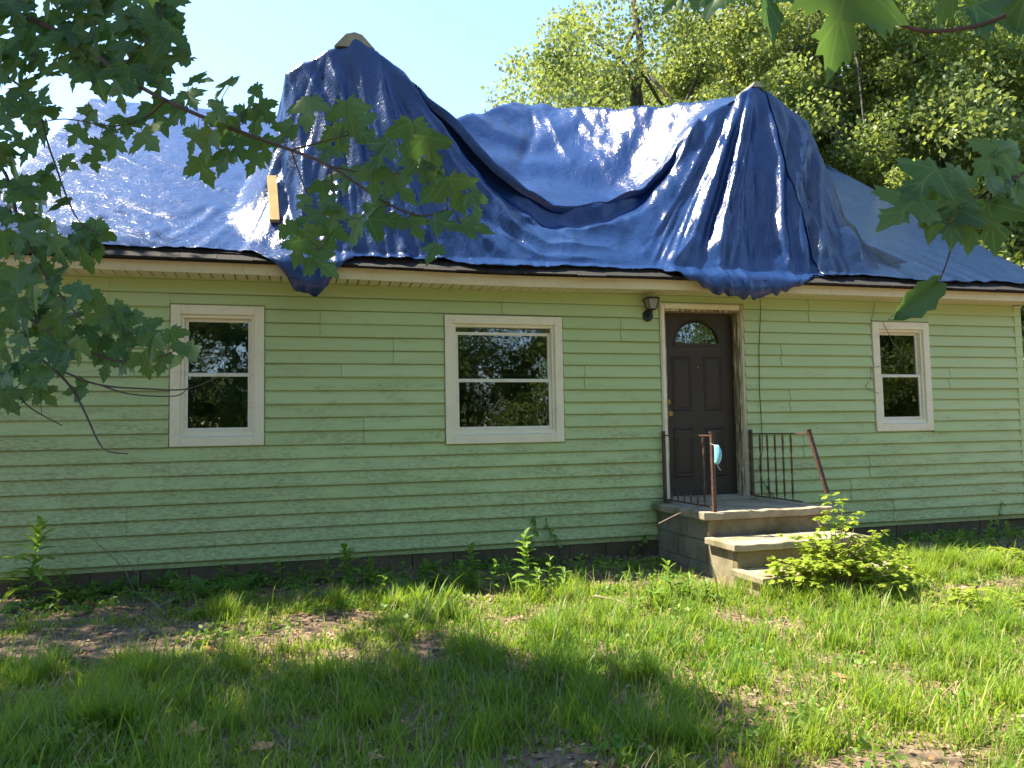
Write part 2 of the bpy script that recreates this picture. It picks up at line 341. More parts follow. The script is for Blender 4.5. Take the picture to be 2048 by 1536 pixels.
# siding boards
JP = [(1168, 12), (1578, 10), (1615, 18), (1897, 12), (1863, 6), (1737, 4), (1785, 0), (683, 13), (786, 14), (727, 8), (949, 4), (1044, 2), (841, 0), (338, 6), (125, 4), (254, 2), (1003, 18), (1605, 6), (1700, 2), (430, 0), (640, 16), (1240, 16), (1560, 14), (220, 18)]
joints = {}
for u, k in JP:
    for kk in ((k, k+1) if k != 13 else (13,)):
        v = 800
        for _ in range(6): q = on_y(u, v, 0); v += (q[2]-(kk+.5)*C)*150
        joints.setdefault(kk, []).append(round(float(on_y(u, v, 0)[0]), 3))
BX0, BX1 = XL+.0, XR-.09
for k in range(20):
    z0 = k*C; z1 = z0+C
    segs = [(BX0, BX1)]
    lim = [(a-.012, b+.012, c-.012, d+.012) for a, b, c, d, _ in WIN]+[(DOOR[0]-.012, DOOR[1]+.012, -1, DOOR[3]+.012)]
    if k < 3: lim.append((3.52 if k == 2 else 3.60, 4.91, -1, .345))
    cuts = []
    for a, b, c, d in lim:
        if c < z1-.002 and d > z0+.002: cuts.append((a, b, c, d))
    pieces = []
    xs = sorted([BX0, BX1]+[q for c in cuts for q in c[:2]])
    for a, b in zip(xs[:-1], xs[1:]):
        m_ = (a+b)/2; zz0, zz1 = z0, z1; skip = False
        for ca, cb, cc, cd_ in cuts:
            if ca < m_ < cb:
                if cc <= z0+.015 and cd_ >= z1-.015: skip = True
                elif cc > z0+.015: zz1 = cc
                else: zz0 = cd_
        if skip or zz1-zz0 < .02: continue
        if pieces and abs(pieces[-1][1]-a) < 1e-6 and pieces[-1][2:] == (zz0, zz1): pieces[-1] = (pieces[-1][0], b, zz0, zz1)
        else: pieces.append((a, b, zz0, zz1))
    for a, b, zz0, zz1 in pieces:
        js = [j for j in joints.get(k, []) if a+.1 < j < b-.1]
        e = [a]+sorted(js)+[b]
        for i, (p0, p1) in enumerate(zip(e[:-1], e[1:])):
            dy = random.uniform(-.0016, .0016)-(.0055 if i % 2 else 0)
            yb = lambda z: -.023+.019*(z-z0)/C
            jz = random.uniform(-.0012, .0012)
            prof = [(0, zz0+.001+jz), (yb(zz0)+dy+.002, zz0+.0005+jz), (yb(zz0)+dy-.001, zz0+.004+jz), (yb(zz0)+dy+.0005, zz0+.02), ((yb(zz0)+yb(zz1))/2+dy-.001, (zz0+zz1)/2), (yb(zz1)+dy+.001, zz1), (0, zz1)]
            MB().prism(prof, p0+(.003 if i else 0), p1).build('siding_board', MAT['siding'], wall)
hpart(MB().box(XL-.01, XR-.085, -.012, .003, 20*C+.001, TOPZ+.04), 'frieze_trim', MAT['siding'])
hpart(MB().box(XR-.092, XR+.012, -.026, .003, -.012, TOPZ).box(XR-.001, XR+.012, .003, .09, -.012, TOPZ), 'corner_post', MAT['siding'], bevel=.004)
# foundation of concrete blocks
fnd = empty('foundation', HOFF, house)
MB().box(XL+.02, XR-.02, .045, .2, -.7, -.005).build('mortar_core', MAT['block'], fnd)
MB().box(XL+.02, XL+.2, .2, D2, -.7, -.005).box(XR-.2, XR-.02, .2, D2, -.7, -.005).box(XL+.2, XR-.2, D2-.15, D2, -.7, -.005).build('side_footing', MAT['block'], fnd)
bm_ = MB().box(-.196, .196, 0, .035, -.092, .092).mesh('block', MAT['block'])
for r_ in range(2):
    for i in range(29):
        x = XL+.21+i*.4+(.2 if r_ else 0)
        if x > XR-.2: continue
        o = link('block', bm_, fnd); o.location = (x, .018+random.uniform(-.004, .004), -.108-.2*r_)
# fascia, soffit, roof
FJ = [XL-.13]+[float(on_y(u, 545, -.3)[0]) for u in (487, 1160, 1660)]+[XR+.18]
fas = empty('fascia', HOFF, house)
for i, (a, b) in enumerate(zip(FJ[:-1], FJ[1:])):
    d = .003*(i % 2); sag = (0, -.012, -.012, 0, 0)
    me = MB()
    m_ = 8
    for j in range(m_):
        x0, x1 = a+(b-a)*j/m_+(.002 if j == 0 else 0), a+(b-a)*(j+1)/m_
        s0, s1 = [-.028*math.exp(-((x-1.9)/1.6)**2) for x in (x0, x1)]
        me.add([(x0, -.302-d, 2.553+s0), (x1, -.302-d, 2.553+s1), (x1, -.302-d, 2.66+s1), (x0, -.302-d, 2.66+s0), (x0, -.285, 2.553+s0), (x1, -.285, 2.553+s1), (x1, -.285, 2.66+s1), (x0, -.285, 2.66+s0)],
               [(0, 1, 2, 3), (4, 7, 6, 5), (0, 4, 5, 1), (3, 2, 6, 7)]+([(0, 3, 7, 4)] if j == 0 else [])+([(1, 5, 6, 2)] if j == m_-1 else []))
    me.build('fascia_panel', MAT['fascia'], fas)
sof = empty('soffit', HOFF, house)
MB().box(XL, XR+.1, -.284, -.001, 2.585, 2.60).build('soffit_backing', MAT['dark'], sof)
sm = MB().box(-.044, .044, -.283, -.013, -.004, .004).mesh('soffit_slat', MAT['soffit'])
x = XL+.05
while x < XR+.1:
    o = link('soffit_slat', sm, sof); s_ = -.028*math.exp(-((x-1.9)/1.6)**2); o.location = (x, 0, 2.564+s_); x += .1
rf = MB(); T = .03
RX0, RX1 = XL-.12, XR+.17
rf.prism([(EY+.03, roof_z(EY+.03)-.05), (RY, roof_z(RY)-.05), (2*RY-EY, EZ-.05), (2*RY-EY, EZ-.02), (RY, roof_z(RY)-.012), (EY+.03, roof_z(EY+.03)-.012)], RX0, RX1)
roof = hpart(rf, 'roof', MAT['shingle'])
sl_ = math.hypot(1, MP)
for row in range(2):
    x = RX0+(.15 if row else 0)-.15
    while x < RX1-.02:
        x0 = max(x, RX0); x1 = min(x+.302, RX1); lift = random.uniform(0, .006); dr = random.uniform(-.012, .01)
        s0 = (0 if row == 0 else .13)+dr; s1 = s0+.18; ex = .004+.006*row
        def P(s, h, xx): return (xx, EY+s/sl_-h*MP/sl_, EZ+s*MP/sl_+h/sl_-.012-.022*math.exp(-((xx-1.9)/1.6)**2)*(1 if row == 0 else .6))
        MB().add([P(s0, ex-.008+lift*0, x0), P(s0, ex-.008, x1), P(s1, 0, x1), P(s1, 0, x0), P(s0, ex+.010+lift, x0), P(s0, ex+.010+lift, x1), P(s1, .008, x1), P(s1, .008, x0)],
                 [(0, 3, 2, 1), (4, 5, 6, 7), (0, 1, 5, 4), (1, 2, 6, 5), (2, 3, 7, 6), (3, 0, 4, 7)]).build('shingle', MAT['shingle'], roof)
        x += .305
# dormers and chimney under the tarp
DY, DPZ, DSL, DHW = .62, 5.33, .66, .70
DX = (.56, 5.42)
for dx in DX:
    mb = MB(); yb = 3.2
    lo = [(dx-DHW+.04, roof_z(DY)-.1), (dx+DHW-.04, roof_z(DY)-.1), (dx+DHW-.04, DPZ-DSL*DHW-.03), (dx, DPZ-.06), (dx-DHW+.04, DPZ-DSL*DHW-.03)]
    mb.plate(lo, DY+.03, yb)
    dm = hpart(mb, 'dormer', MAT['siding'])
    MB().add([(dx+a, y, z) for y in (DY-.02, yb) for a, z in ((-DHW, DPZ-DSL*DHW-.03), (0, DPZ-.02), (DHW, DPZ-DSL*DHW-.03), (DHW, DPZ-DSL*DHW-.06), (0, DPZ-.05), (-DHW, DPZ-DSL*DHW-.06))],
             [(0, 1, 7, 6), (1, 2, 8, 7), (0, 5, 4, 1), (1, 4, 3, 2), (6, 7, 10, 11), (7, 8, 9, 10), (2, 3, 9, 8), (0, 6, 11, 5), (5, 11, 10, 4), (4, 10, 9, 3)]).build('dormer_roof', MAT['shingle'], dm)
    # ridge board poking out above the tarp
    MB().add([(dx+a, y, z) for y in (DY-.03, DY+.5) for a, z in [(a_*(1 if dx < 2 else .4), DPZ+(b_ if dx < 2 else b_*.45+.01)) for a_, b_ in ((-.22, -.12), (-.10, .02), (-.01, .05), (.07, .03), (.20, -.11))]],
             [(4, 3, 2, 1, 0), (5, 6, 7, 8, 9)]+[(i, (i+1) % 5, (i+1) % 5+5, i+5) for i in range(5)]).build('ridge_cap', MAT['cap'], dm)
CH = (3.12, 3.58, 3.55, 4.1, 6.14)
hpart(MB().box(CH[0]+.02, CH[1]-.02, CH[2]+.02, CH[3]-.02, 5.0, CH[4]-.03), 'chimney', MAT['block'])

# ------------------------------------------------------------------ windows
def ring(mb, x0, x1, z0, z1, t, y0, y1):
    tl, tr_, tb, tt = t if hasattr(t, '__len__') else (t,)*4
    mb.box(x0, x0+tl, y0, y1, z0, z1).box(x1-tr_, x1, y0, y1, z0, z1).box(x0+tl+.0005, x1-tr_-.0005, y0+.001, y1, z0, z0+tb).box(x0+tl+.0005, x1-tr_-.0005, y0+.001, y1, z1-tt, z1); return mb
def window(x0, x1, z0, z1, kind):
    wn = empty('window', Vector(((x0+x1)/2, 0, z0))+HOFF, house); OFF = Vector((-(x0+x1)/2, 0, -z0))
    def wp(mb, name, m, parent=None, bevel=.002):
        o = mb.build(name, m, parent or wn, bevel=bevel)
        if not parent: o.location = OFF
        return o
    wp(ring(MB(), x0, x1, z0, z1, .085, -.036, .06), 'casing', MAT['trim'], bevel=.004)
    ix0, ix1, iz0, iz1 = x0+.0855, x1-.0855, z0+.0855, z1-.0855
    wp(ring(MB(), ix0, ix1, iz0, iz1, (.028, .028, .05, .03), -.010, .08), 'frame', MAT['trim'])
    wp(MB().add([(ix0, -.033, z0+.087), (ix1, -.033, z0+.087), (ix1, .0, z0+.12), (ix0, .0, z0+.12), (ix0, .0, z0+.087), (ix1, .0, z0+.087)], [(0, 1, 2, 3), (0, 4, 5, 1), (0, 3, 4), (1, 5, 2), (3, 2, 5, 4)]), 'sill', MAT['trim'])
    sx0, sx1, sz0, sz1 = ix0+.0285, ix1-.0285, iz0+.0505, iz1-.0305
    mid = (sz0+sz1)/2+(-.02 if kind == 1 else .0)
    for up in (1, 0):
        if up: a, b, yy = mid-.012, sz1-(.045 if kind == 1 else 0), .036
        else: a, b, yy = sz0, mid+.012, .010
        sash = empty('sash', OFF, wn)
        t = .030
        wp(ring(MB(), sx0, sx1, a, b, t, yy, yy+.024), 'sash_frame', MAT['sash'], sash)
        wp(MB().box(sx0+t-.004, sx1-t+.004, yy+.010, yy+.013, a+t-.004, b-t+.004), 'pane', MAT['glass'], sash, 0)
        if not up: wp(MB().box((sx0+sx1)/2-.03, (sx0+sx1)/2+.03, yy-.008, yy-.0005, b-.022, b-.008), 'sash_lock', MAT['sash'], sash)
    if kind == 1:
        wp(MB().box(sx0, sx1, .046, .049, sz1-.05, sz1), 'gap_pane', MAT['glass'], None, 0)
        wp(MB().box(sx0, sx1, .10, .115, mid+.05, mid+.075).box(sx0+.09, sx0+.12, .095, .12, mid+.04, mid+.10).box(sx1-.12, sx1-.09, .095, .12, mid+.04, mid+.10), 'inner_bar', MAT['drytwig'])
    for fx in (.12, .88):
        wp(MB().box(ix0+(ix1-ix0)*fx-.014, ix0+(ix1-ix0)*fx+.014, -.0125, -.0105, iz0+.012, iz0+.022), 'weep_slot', MAT['twig'], None, 0)
    return wn
for q in WIN: window(*q)

# ------------------------------------------------------------------ door
dr_ = empty('door', Vector((DOOR[0], 0, DOOR[2]))+HOFF, house); DO = Vector((-DOOR[0], 0, -DOOR[2]))
def dp(mb, name, m, parent=None, **kw):
    o = mb.build(name, m, parent or dr_, **kw)
    if not parent: o.location = DO
    return o
x0, x1, z0, z1 = DOOR
dp(MB().box(x0, x0+.05, -.032, .04, z0, z1).box(x0+.01, x0+.042, -.042, -.033, z0, z1-.01), 'casing_side', MAT['trim'], bevel=.003)
dp(MB().box(x1-.05, x1, -.032, .04, z0+.03, z1).box(x1-.042, x1-.01, -.042, -.033, z0+.03, z1-.01), 'casing_side', MAT['peel2'], bevel=.003)
dp(MB().box(x0+.0505, x1-.0505, -.031, .04, z1-.06, z1).box(x0+.0505, x1-.0505, -.041, -.0315, z1-.048, z1-.012), 'casing_head', MAT['trim'], bevel=.003)
dp(MB().box(x0+.05, x0+.066, -.02, .16, z0, z1-.06), 'jamb', MAT['peel']); 
dp(MB().box(x1-.072, x1-.0505, -.02, .16, z0+.03, z1-.06).box(x1-.088, x1-.0725, .03, .06, z0+.03, z1-.06), 'jamb', MAT['peel'])
dp(MB().box(x0+.067, x1-.073, -.02, .16, z1-.085, z1-.0605), 'head_jamb', MAT['peel'])
dp(MB().box(x0+.02, x1+.03, -.13, .0, z0-.002, z0+.035).box(x0+.051, x1-.05, .0, .16, z0-.002, z0+.048), 'threshold', MAT['slab'], bevel=.004)
sx0, sx1, sz0, sz1, SY = x0+.068, x1-.074, z0+.052, z1-.088, .098
fc, fr_ = ((sx0+sx1)/2-.005, sz1-.335), .265
leaf_door = MB()
N = 14; arc = [(fc[0]+fr_*math.cos(math.pi*k/N), fc[1]+fr_*.92*math.sin(math.pi*k/N)) for k in range(N+1)]
# door skin around the fan light, as quads from the arc to the outline
outl = []
for k in range(N+1):
    t = k/N
    outl.append((sx1 if t < .2 else sx0 if t > .8 else sx1+(sx0-sx1)*(t-.2)/.6, sz1 if .2 <= t <= .8 else fc[1]+(sz1-fc[1])*(t/.2 if t < .2 else (1-t)/.2)))
for k in range(N):
    leaf_door.add([(arc[k][0], SY, arc[k][1]), (outl[k][0], SY, outl[k][1]), (outl[k+1][0], SY, outl[k+1][1]), (arc[k+1][0], SY, arc[k+1][1])], [(0, 1, 2, 3)])
    leaf_door.add([(arc[k][0], SY, arc[k][1]), (arc[k+1][0], SY, arc[k+1][1]), (arc[k+1][0], SY+.04, arc[k+1][1]), (arc[k][0], SY+.04, arc[k][1])], [(0, 1, 2, 3)])
leaf_door.box(sx0, sx1, SY+.0002, SY+.042, sz0, fc[1])
dl = dp(leaf_door, 'door_leaf', MAT['door'])
rim = MB()
for k in range(N):
    a0, a1 = arc[k], arc[k+1]; s = lambda q, f: (fc[0]+(q[0]-fc[0])*f, fc[1]+(q[1]-fc[1])*f)
    o0, o1 = s(a0, 1.10), s(a1, 1.10); i0, i1 = s(a0, .97), s(a1, .97)
    rim.add([(o0[0], SY-.001, o0[1]), (o1[0], SY-.001, o1[1]), (a1[0], SY-.014, a1[1]), (a0[0], SY-.014, a0[1]), (i0[0], SY+.002, i0[1]), (i1[0], SY+.002, i1[1])], [(0, 1, 2, 3), (3, 2, 5, 4)])
rim.box(fc[0]-fr_*1.1, fc[0]+fr_*1.1, SY-.012, SY, fc[1]-.024, fc[1]+.006)
rim.build('fanlight_rim', MAT['door'], dl)
MB().plate([(fc[0]+(q[0]-fc[0])*1.01, fc[1]+(q[1]-fc[1])*1.01) for q in arc], SY+.012, SY+.016).build('fanlight_pane', MAT['glass'], dl)
dw = sx1-sx0
for (a, b, c, d) in ((.13, .40, .46, .76), (.57, .84, .46, .76), (.13, .40, .10, .37), (.57, .84, .10, .37)):
    H_ = fc[1]-sz0-.02; H_ = (sz1-sz0)
    a, b, c, d = sx0+dw*a, sx0+dw*b, sz0+H_*c, sz0+H_*d
    pn = MB()
    for i, (q, y) in enumerate((((0), SY-.0005), ((.014), SY-.011), ((.03), SY-.0008), ((.055), SY-.009))):
        pn.add([(a+q, y, c+q), (b-q, y, c+q), (b-q, y, d-q), (a+q, y, d-q)], [])
    for i in range(3):
        for k in range(4): pn.f.append((i*4+k, i*4+(k+1) % 4, (i+1)*4+(k+1) % 4, (i+1)*4+k))
    pn.f.append((12, 13, 14, 15)); pn.build('panel', MAT['door'], dl)
pc = ((sx0+sx1)/2, sz0+.70*(sz1-sz0))
MB().disc(pc, .011, SY-.008, SY, 12).build('peephole', MAT['brass'], dl)
MB().disc((sx0+.055, sz0+.51*(sz1-sz0)), .030, SY-.012, SY).disc((sx0+.055, sz0+.51*(sz1-sz0)), .018, SY-.024, SY-.0125).build('deadbolt', MAT['brass'], dl)
kz = sz0+.445*(sz1-sz0)
MB().disc((sx0+.055, kz), .032, SY-.008, SY).disc((sx0+.055, kz), .012, SY-.04, SY-.0085).disc((sx0+.055, kz), .024, SY-.052, SY-.041).disc((sx0+.055, kz), .028, SY-.068, SY-.0525).build('knob', MAT['brass'], dl, bevel=.004)

# ------------------------------------------------------------------ blue tarps
h = .04
TX = np.arange(RX0-.06, RX1+.061, h); TY = np.arange(-.24, 4.75, h)
X, Y = np.meshgrid(TX, TY)
Hm = np.where(Y <= RY, EZ+MP*(Y-EY), EZ+MP*(2*RY-Y-EY))+.030
Hob = Hm.copy()
for dx in DX:
    d = np.abs(X-dx); ok = (d <= DHW+.02) & (Y >= DY-.04)
    Hob = np.where(ok, np.maximum(Hob, DPZ-DSL*d+.0), Hob)
ok = (X >= CH[0]) & (X <= CH[1]) & (Y >= CH[2]) & (Y <= CH[3]); Hob = np.where(ok, np.maximum(Hob, CH[4]), Hob)
# the swag slung between the dormers' front corners
crest = [(833, 154), (870, 186), (930, 240), (1000, 312), (1060, 365), (1110, 392), (1155, 402), (1210, 395), (1270, 365), (1330, 310), (1370, 265), (1400, 232)]
cp = np.array([on_y(u, v+3, DY-.02) for u, v in crest]); cz_ = np.interp(TX, cp[:, 0], cp[:, 2], left=0, right=0)
jr = int(round((DY-.02-TY[0])/h)); Hob[jr] = np.maximum(Hob[jr], cz_)
def rope(a, b, sag):
    a, b = np.array(a), np.array(b)
    for t in np.linspace(0, 1, 120):
        q_ = a+(b-a)*t; z = q_[2]-sag*4*t*(1-t); i, j = int(round((q_[0]-TX[0])/h)), int(round((q_[1]-TY[0])/h)); Hob[j, i] = max(Hob[j, i], z)
rope((3.57, 3.56, 6.15), (5.42, 1.0, 5.36), .10); rope((3.14, 3.56, 6.15), (1.25, 1.9, 4.95), .06)
Z = np.maximum(Hob, Hm+.0)
gx_ = np.interp(TX, [-3, -1.1, -.6, -.1, 1.2, 1.9, 4.0, 4.7, 6.1, 6.3, 7.0, 9], [.010, .010, .0045, .0015, .0004, .0003, .0003, .0004, .0006, .0012, .004, .010])
G = np.tile(gx_, (len(TY), 1)); G = np.where(Y < DY-.03, G*.35, G); G = np.where((X > 1.35) & (X < 4.5) & (Y > DY+.02) & (Y < 1.7), G*4.5, G)
for it in range(1400):
    Zn = .25*(Z[:-2, 1:-1]+Z[2:, 1:-1]+Z[1:-1, :-2]+Z[1:-1, 2:])-G[1:-1, 1:-1]
    Z[1:-1, 1:-1] = np.maximum(Z[1:-1, 1:-1]*.0+Zn, Hob[1:-1, 1:-1])
# finer grid for the front, then folds
FX = np.arange(TX[0], TX[-1]+1e-6, .02)
FYs = np.concatenate([np.linspace(-.24, DY+.1, 100), np.arange(DY+.14, 4.71, .04)])
def resample(A):
    B = np.stack([np.interp(FYs, TY, A[:, i]) for i in range(A.shape[1])], 1)
    return np.stack([np.interp(FX, TX, B[j]) for j in range(B.shape[0])], 0)
ZZ = resample(Z); XX, YY = np.meshgrid(FX, FYs)
HH = np.where(YY <= RY, EZ+MP*(YY-EY), EZ+MP*(2*RY-YY-EY))+.030
def vn(x, seed):                                       # smooth 1-D value noise
    r_ = np.random.default_rng(seed).uniform(-1, 1, 4096); i = np.floor(x).astype(int); f = x-i; f = f*f*(3-2*f)
    return r_[i % 4096]*(1-f)+r_[(i+1) % 4096]*f
def vn2(x, y, seed):
    r_ = np.random.default_rng(seed).uniform(-1, 1, (256, 256)); i = np.floor(x).astype(int); j = np.floor(y).astype(int); f = x-i; g_ = y-j
    f = f*f*(3-2*f); g_ = g_*g_*(3-2*g_)
    return (r_[i % 256, j % 256]*(1-f)+r_[(i+1) % 256, j % 256]*f)*(1-g_)+(r_[i % 256, (j+1) % 256]*(1-f)+r_[(i+1) % 256, (j+1) % 256]*f)*g_
def fold(s): return 1-2*np.abs(s-np.floor(s)-.5)        # triangle ridge
lift = np.clip((ZZ-HH)/.5, 0, 1)
disp = np.zeros_like(ZZ)
UV = np.stack([XX, YY, ZZ], -1).reshape(-1, 3)-CAM; wq = UV @ AF
UU, VV_ = (IW/2+F*(UV @ AR)/wq).reshape(XX.shape), (IH/2-F*(UV @ AU)/wq).reshape(XX.shape)
def crease(px, w0, w1, amp, sharp=1.25, ymax=DY+.05, ymin=-9):      # one fold: a ridge (amp > 0) or valley running down the sheet
    best = np.full(XX.shape, 1e9); tt = np.zeros(XX.shape); n_ = len(px)-1
    for k in range(n_):
        a, b = np.array(px[k], float), np.array(px[k+1], float); d = b-a; L2 = d @ d
        t = np.clip(((UU-a[0])*d[0]+(VV_-a[1])*d[1])/L2, 0, 1); dd = np.hypot(UU-a[0]-t*d[0], VV_-a[1]-t*d[1])
        m_ = dd < best; best = np.where(m_, dd, best); tt = np.where(m_, (k+t)/n_, tt)
    best = best*(1+.12*np.sin(tt*17+px[0][0]))+5*vn2(UU/40, VV_/40, int(px[0][0]) % 97)*.6
    w_ = w0+(w1-w0)*tt; prof = np.exp(-np.abs(best/w_)**sharp)
    return amp*prof*np.clip(tt*6, .25, 1)*np.clip((1-tt)*8, .35, 1)*((YY < ymax) & (YY > ymin))
CRE = [  # left dormer
    ([(654, 100), (690, 211), (729, 343), (760, 480)], 7, 16, .045), ([(608, 130), (650, 222), (668, 330), (690, 500)], 6, 15, .040), ([(578, 145), (600, 250), (612, 380), (600, 500)], 6, 12, .035),
    ([(630, 120), (668, 240), (695, 400)], 7, 14, -.030), ([(690, 95), (705, 200), (745, 330), (800, 480)], 9, 20, -.030), ([(752, 100), (775, 250), (830, 420), (870, 500)], 7, 16, .035),
    ([(772, 111), (901, 265), (1037, 408), (1144, 480)], 9, 16, .055), ([(800, 125), (880, 215), (970, 330), (1060, 430), (1150, 455)], 14, 28, -.105), ([(765, 130), (850, 290), (960, 420), (1090, 500)], 12, 22, -.05),
    ([(830, 300), (900, 420), (990, 505)], 6, 14, .035), ([(650, 380), (655, 450), (640, 510)], 6, 10, .025), ([(700, 420), (720, 510)], 5, 9, .022), ([(735, 430), (765, 515)], 5, 9, .022), ([(780, 430), (815, 515)], 5, 10, .025), ([(840, 450), (890, 520)], 5, 10, .025), ([(560, 200), (558, 330), (590, 470)], 5, 12, -.03),
    # sag between the dormers
    ([(1000, 420), (1100, 485), (1240, 500)], 6, 8, .018), ([(980, 450), (1080, 512), (1200, 520)], 5, 8, .016), ([(1050, 420), (1150, 455), (1250, 455)], 6, 10, .015),
    # right dormer
    ([(1498, 185), (1470, 330), (1425, 540)], 8, 17, .060), ([(1506, 190), (1482, 370), (1452, 545)], 4, 8, .035), ([(1486, 185), (1440, 320), (1385, 480), (1340, 540)], 7, 15, .055), ([(1470, 190), (1400, 330), (1330, 450), (1280, 500)], 9, 20, -.050), ([(1452, 215), (1360, 390), (1290, 500)], 8, 14, .045),
    ([(1400, 235), (1360, 315), (1290, 400)], 8, 14, .04), ([(1492, 190), (1455, 330), (1405, 520)], 4, 9, -.04), ([(1520, 190), (1518, 350), (1515, 560)], 16, 34, -.055), ([(1476, 300), (1445, 450), (1436, 560)], 4, 8, .025), ([(1480, 400), (1475, 560)], 5, 9, .02),
    ([(1532, 190), (1558, 330), (1563, 460), (1584, 560)], 6, 9, .055), ([(1612, 250), (1592, 380), (1608, 540)], 9, 14, .040), ([(1622, 262), (1634, 420), (1655, 530)], 8, 13, .040), ([(1634, 290), (1680, 440), (1720, 535)], 8, 16, .035), ([(1580, 230), (1575, 380), (1590, 540)], 8, 13, -.035), ([(1615, 300), (1620, 420), (1632, 545)], 6, 9, -.035), ([(1650, 340), (1690, 470)], 6, 10, -.03)]
for c_ in CRE: disp += 1.45*crease(*c_)
rc = random.Random(19)
for ax_, ay_, b0, b1, nn_ in ((700, 96, 575, 1120, 30), (1512, 180, 1300, 1560, 30), (1530, 190, 1590, 1760, 14)):
    for k in range(nn_):
        bx = b0+(b1-b0)*(k+rc.uniform(.1, .9))/nn_; fr0 = rc.choice((.12, .2, .35, .5)); tx = ax_+(bx-ax_)*.15
        P0 = (ax_+(bx-ax_)*(.2+.8*fr0**1.2), ay_+(515-ay_)*fr0); P1 = (ax_+(bx-ax_)*(.2+.8*.7**1.2)+rc.uniform(-6, 6), ay_+(515-ay_)*.7); P2 = (bx, 520+rc.uniform(-10, 25))
        disp += crease([P0, P1, P2], rc.uniform(2.0, 3.2), rc.uniform(3, 5.5), rc.uniform(.010, .024)*rc.choice((1, 1, -1)), 1.1)
disp += crease([(1060, 212), (1070, 260), (1040, 330)], 9, 16, -.05, ymax=9, ymin=DY+.1)+crease([(1085, 215), (1120, 290), (1150, 340)], 8, 14, .03, ymax=9, ymin=DY+.1)
for i, dx in enumerate(DX):
    drop = np.clip(DPZ-ZZ, 0, 3); wdt = .50+.52*drop
    s = (XX-dx)/wdt; win = np.exp(-(s/1.25)**4)*np.clip((DY+.06-YY)/.12, 0, 1)
    ph = 6.3*s+.9*vn(s*3, 11+i)+.3*vn2(s*4, drop*1.5, 5+i)
    disp += win*(.003+.008*np.sqrt(drop))*vn2(ph*2.2, drop*.7, 15+i)*1.3
# long swag folds sweeping down from the first dormer and across the sag
cz_f = np.interp(FX, TX, np.where(cz_ > 0, cz_, 0)); below = cz_f[None, :]-ZZ
wsw = np.clip((XX-1.05)/.4, 0, 1)*np.clip((4.75-XX)/.3, 0, 1)*np.clip((DY-YY+.05)/.1, 0, 1)
q = below*2.1+.35*(XX-2.9)**2*.25+.25*vn2(XX*1.5, YY*2, 31)
disp += wsw*.010*((.5+.5*np.cos(2*math.pi*q*1.3))**1.5-.3)*np.clip(below*3, 0, 1)
wb_ = np.clip((XX-1.3)/.4, 0, 1)*np.clip((5.2-XX)/.4, 0, 1)*np.clip((YY-DY-.05)/.15, 0, 1)*np.clip((RY-YY)/.6, 0, 1)
disp += wb_*.020*np.sin(2*math.pi*(YY*1.5+.5*vn2(XX, YY, 33)))
disp += .010*vn2(XX*5, YY*5, 41)*(.35+lift)+.006*vn2(XX*13, YY*11, 42)*(.4+lift)
dg = XX*.55+YY*.85; disp += .016*np.clip(.2-np.abs(dg-.45-.04*vn(XX*3, 3))/.12, 0, 1)*np.clip((.2-XX)*2, 0, 1)*4
cdn = [(u, v+26) for u, v in crest[1:-1]]; disp += crease(cdn, 19, 19, -.15, 2.0)+crease([(1085, 445), (1170, 462), (1260, 440)], 9, 9, .03)
disp += .006*vn2(XX*3+YY*6, XX*1.2-YY, 51)*np.clip((.1-XX)/.6, 0, 1)
dzx = np.gradient(ZZ, FX, axis=1); dzy = np.gradient(ZZ, FYs, axis=0); nl = np.sqrt(1+dzx**2+dzy**2)
PX, PY, PZ = XX-disp*dzx/nl, YY-disp*dzy/nl, ZZ+disp/nl
PZ = np.maximum(PZ, np.where(PY <= RY, EZ+MP*(PY-EY), EZ+MP*(2*RY-PY-EY))+.024)
# front hem: a few rows that curl on the shingles or hang over the eave
drop = .07+.03*vn(FX*3, 61)+.012*vn(FX*11, 62)
drop += .07*np.clip(vn(FX*1.1+4, 64), 0, 1)
fl1 = np.clip(1-np.abs(FX-.10)/np.where(FX < .10, .52, .42), 0, 1); fl1 = .5-.5*np.cos(math.pi*fl1); fl2 = np.clip(1-((FX-4.52)/.92)**2, 0, 1)
hang = np.maximum(.40*fl1**.9, .34*fl2**.8)*(1+.10*vn(FX*7, 66)+.10*vn(FX*17, 67))
rows = []
for t in (.25, .5, .75, 1.0):
    y = PY[0]; z = PZ[0]
    L = (drop+hang)*t; sl2 = np.minimum(L, .205); dn = np.clip(L-sl2, 0, 1)
    yy = y-sl2*.80+.026*np.sin(FX*31+5*vn(FX*3, 71))*(.4+.6*np.abs(vn(FX*5, 74)))*np.clip(dn*6, 0, 1)-.010*np.clip(dn*10, 0, 1)
    zz = z-sl2*.58-dn+.014*(t == 1)*np.abs(vn(FX*16, 72))*(hang < .02)+.018*math.sin(math.pi*t)*np.clip(vn(FX*7, 73), 0, 1)
    rows.append((FX+.02*np.sin(FX*9)*dn, yy, zz))
AX = np.concatenate([[r_[0] for r_ in rows[::-1]], PX]); AY = np.concatenate([[r_[1] for r_ in rows[::-1]], PY]); AZ = np.concatenate([[r_[2] for r_ in rows[::-1]], PZ])
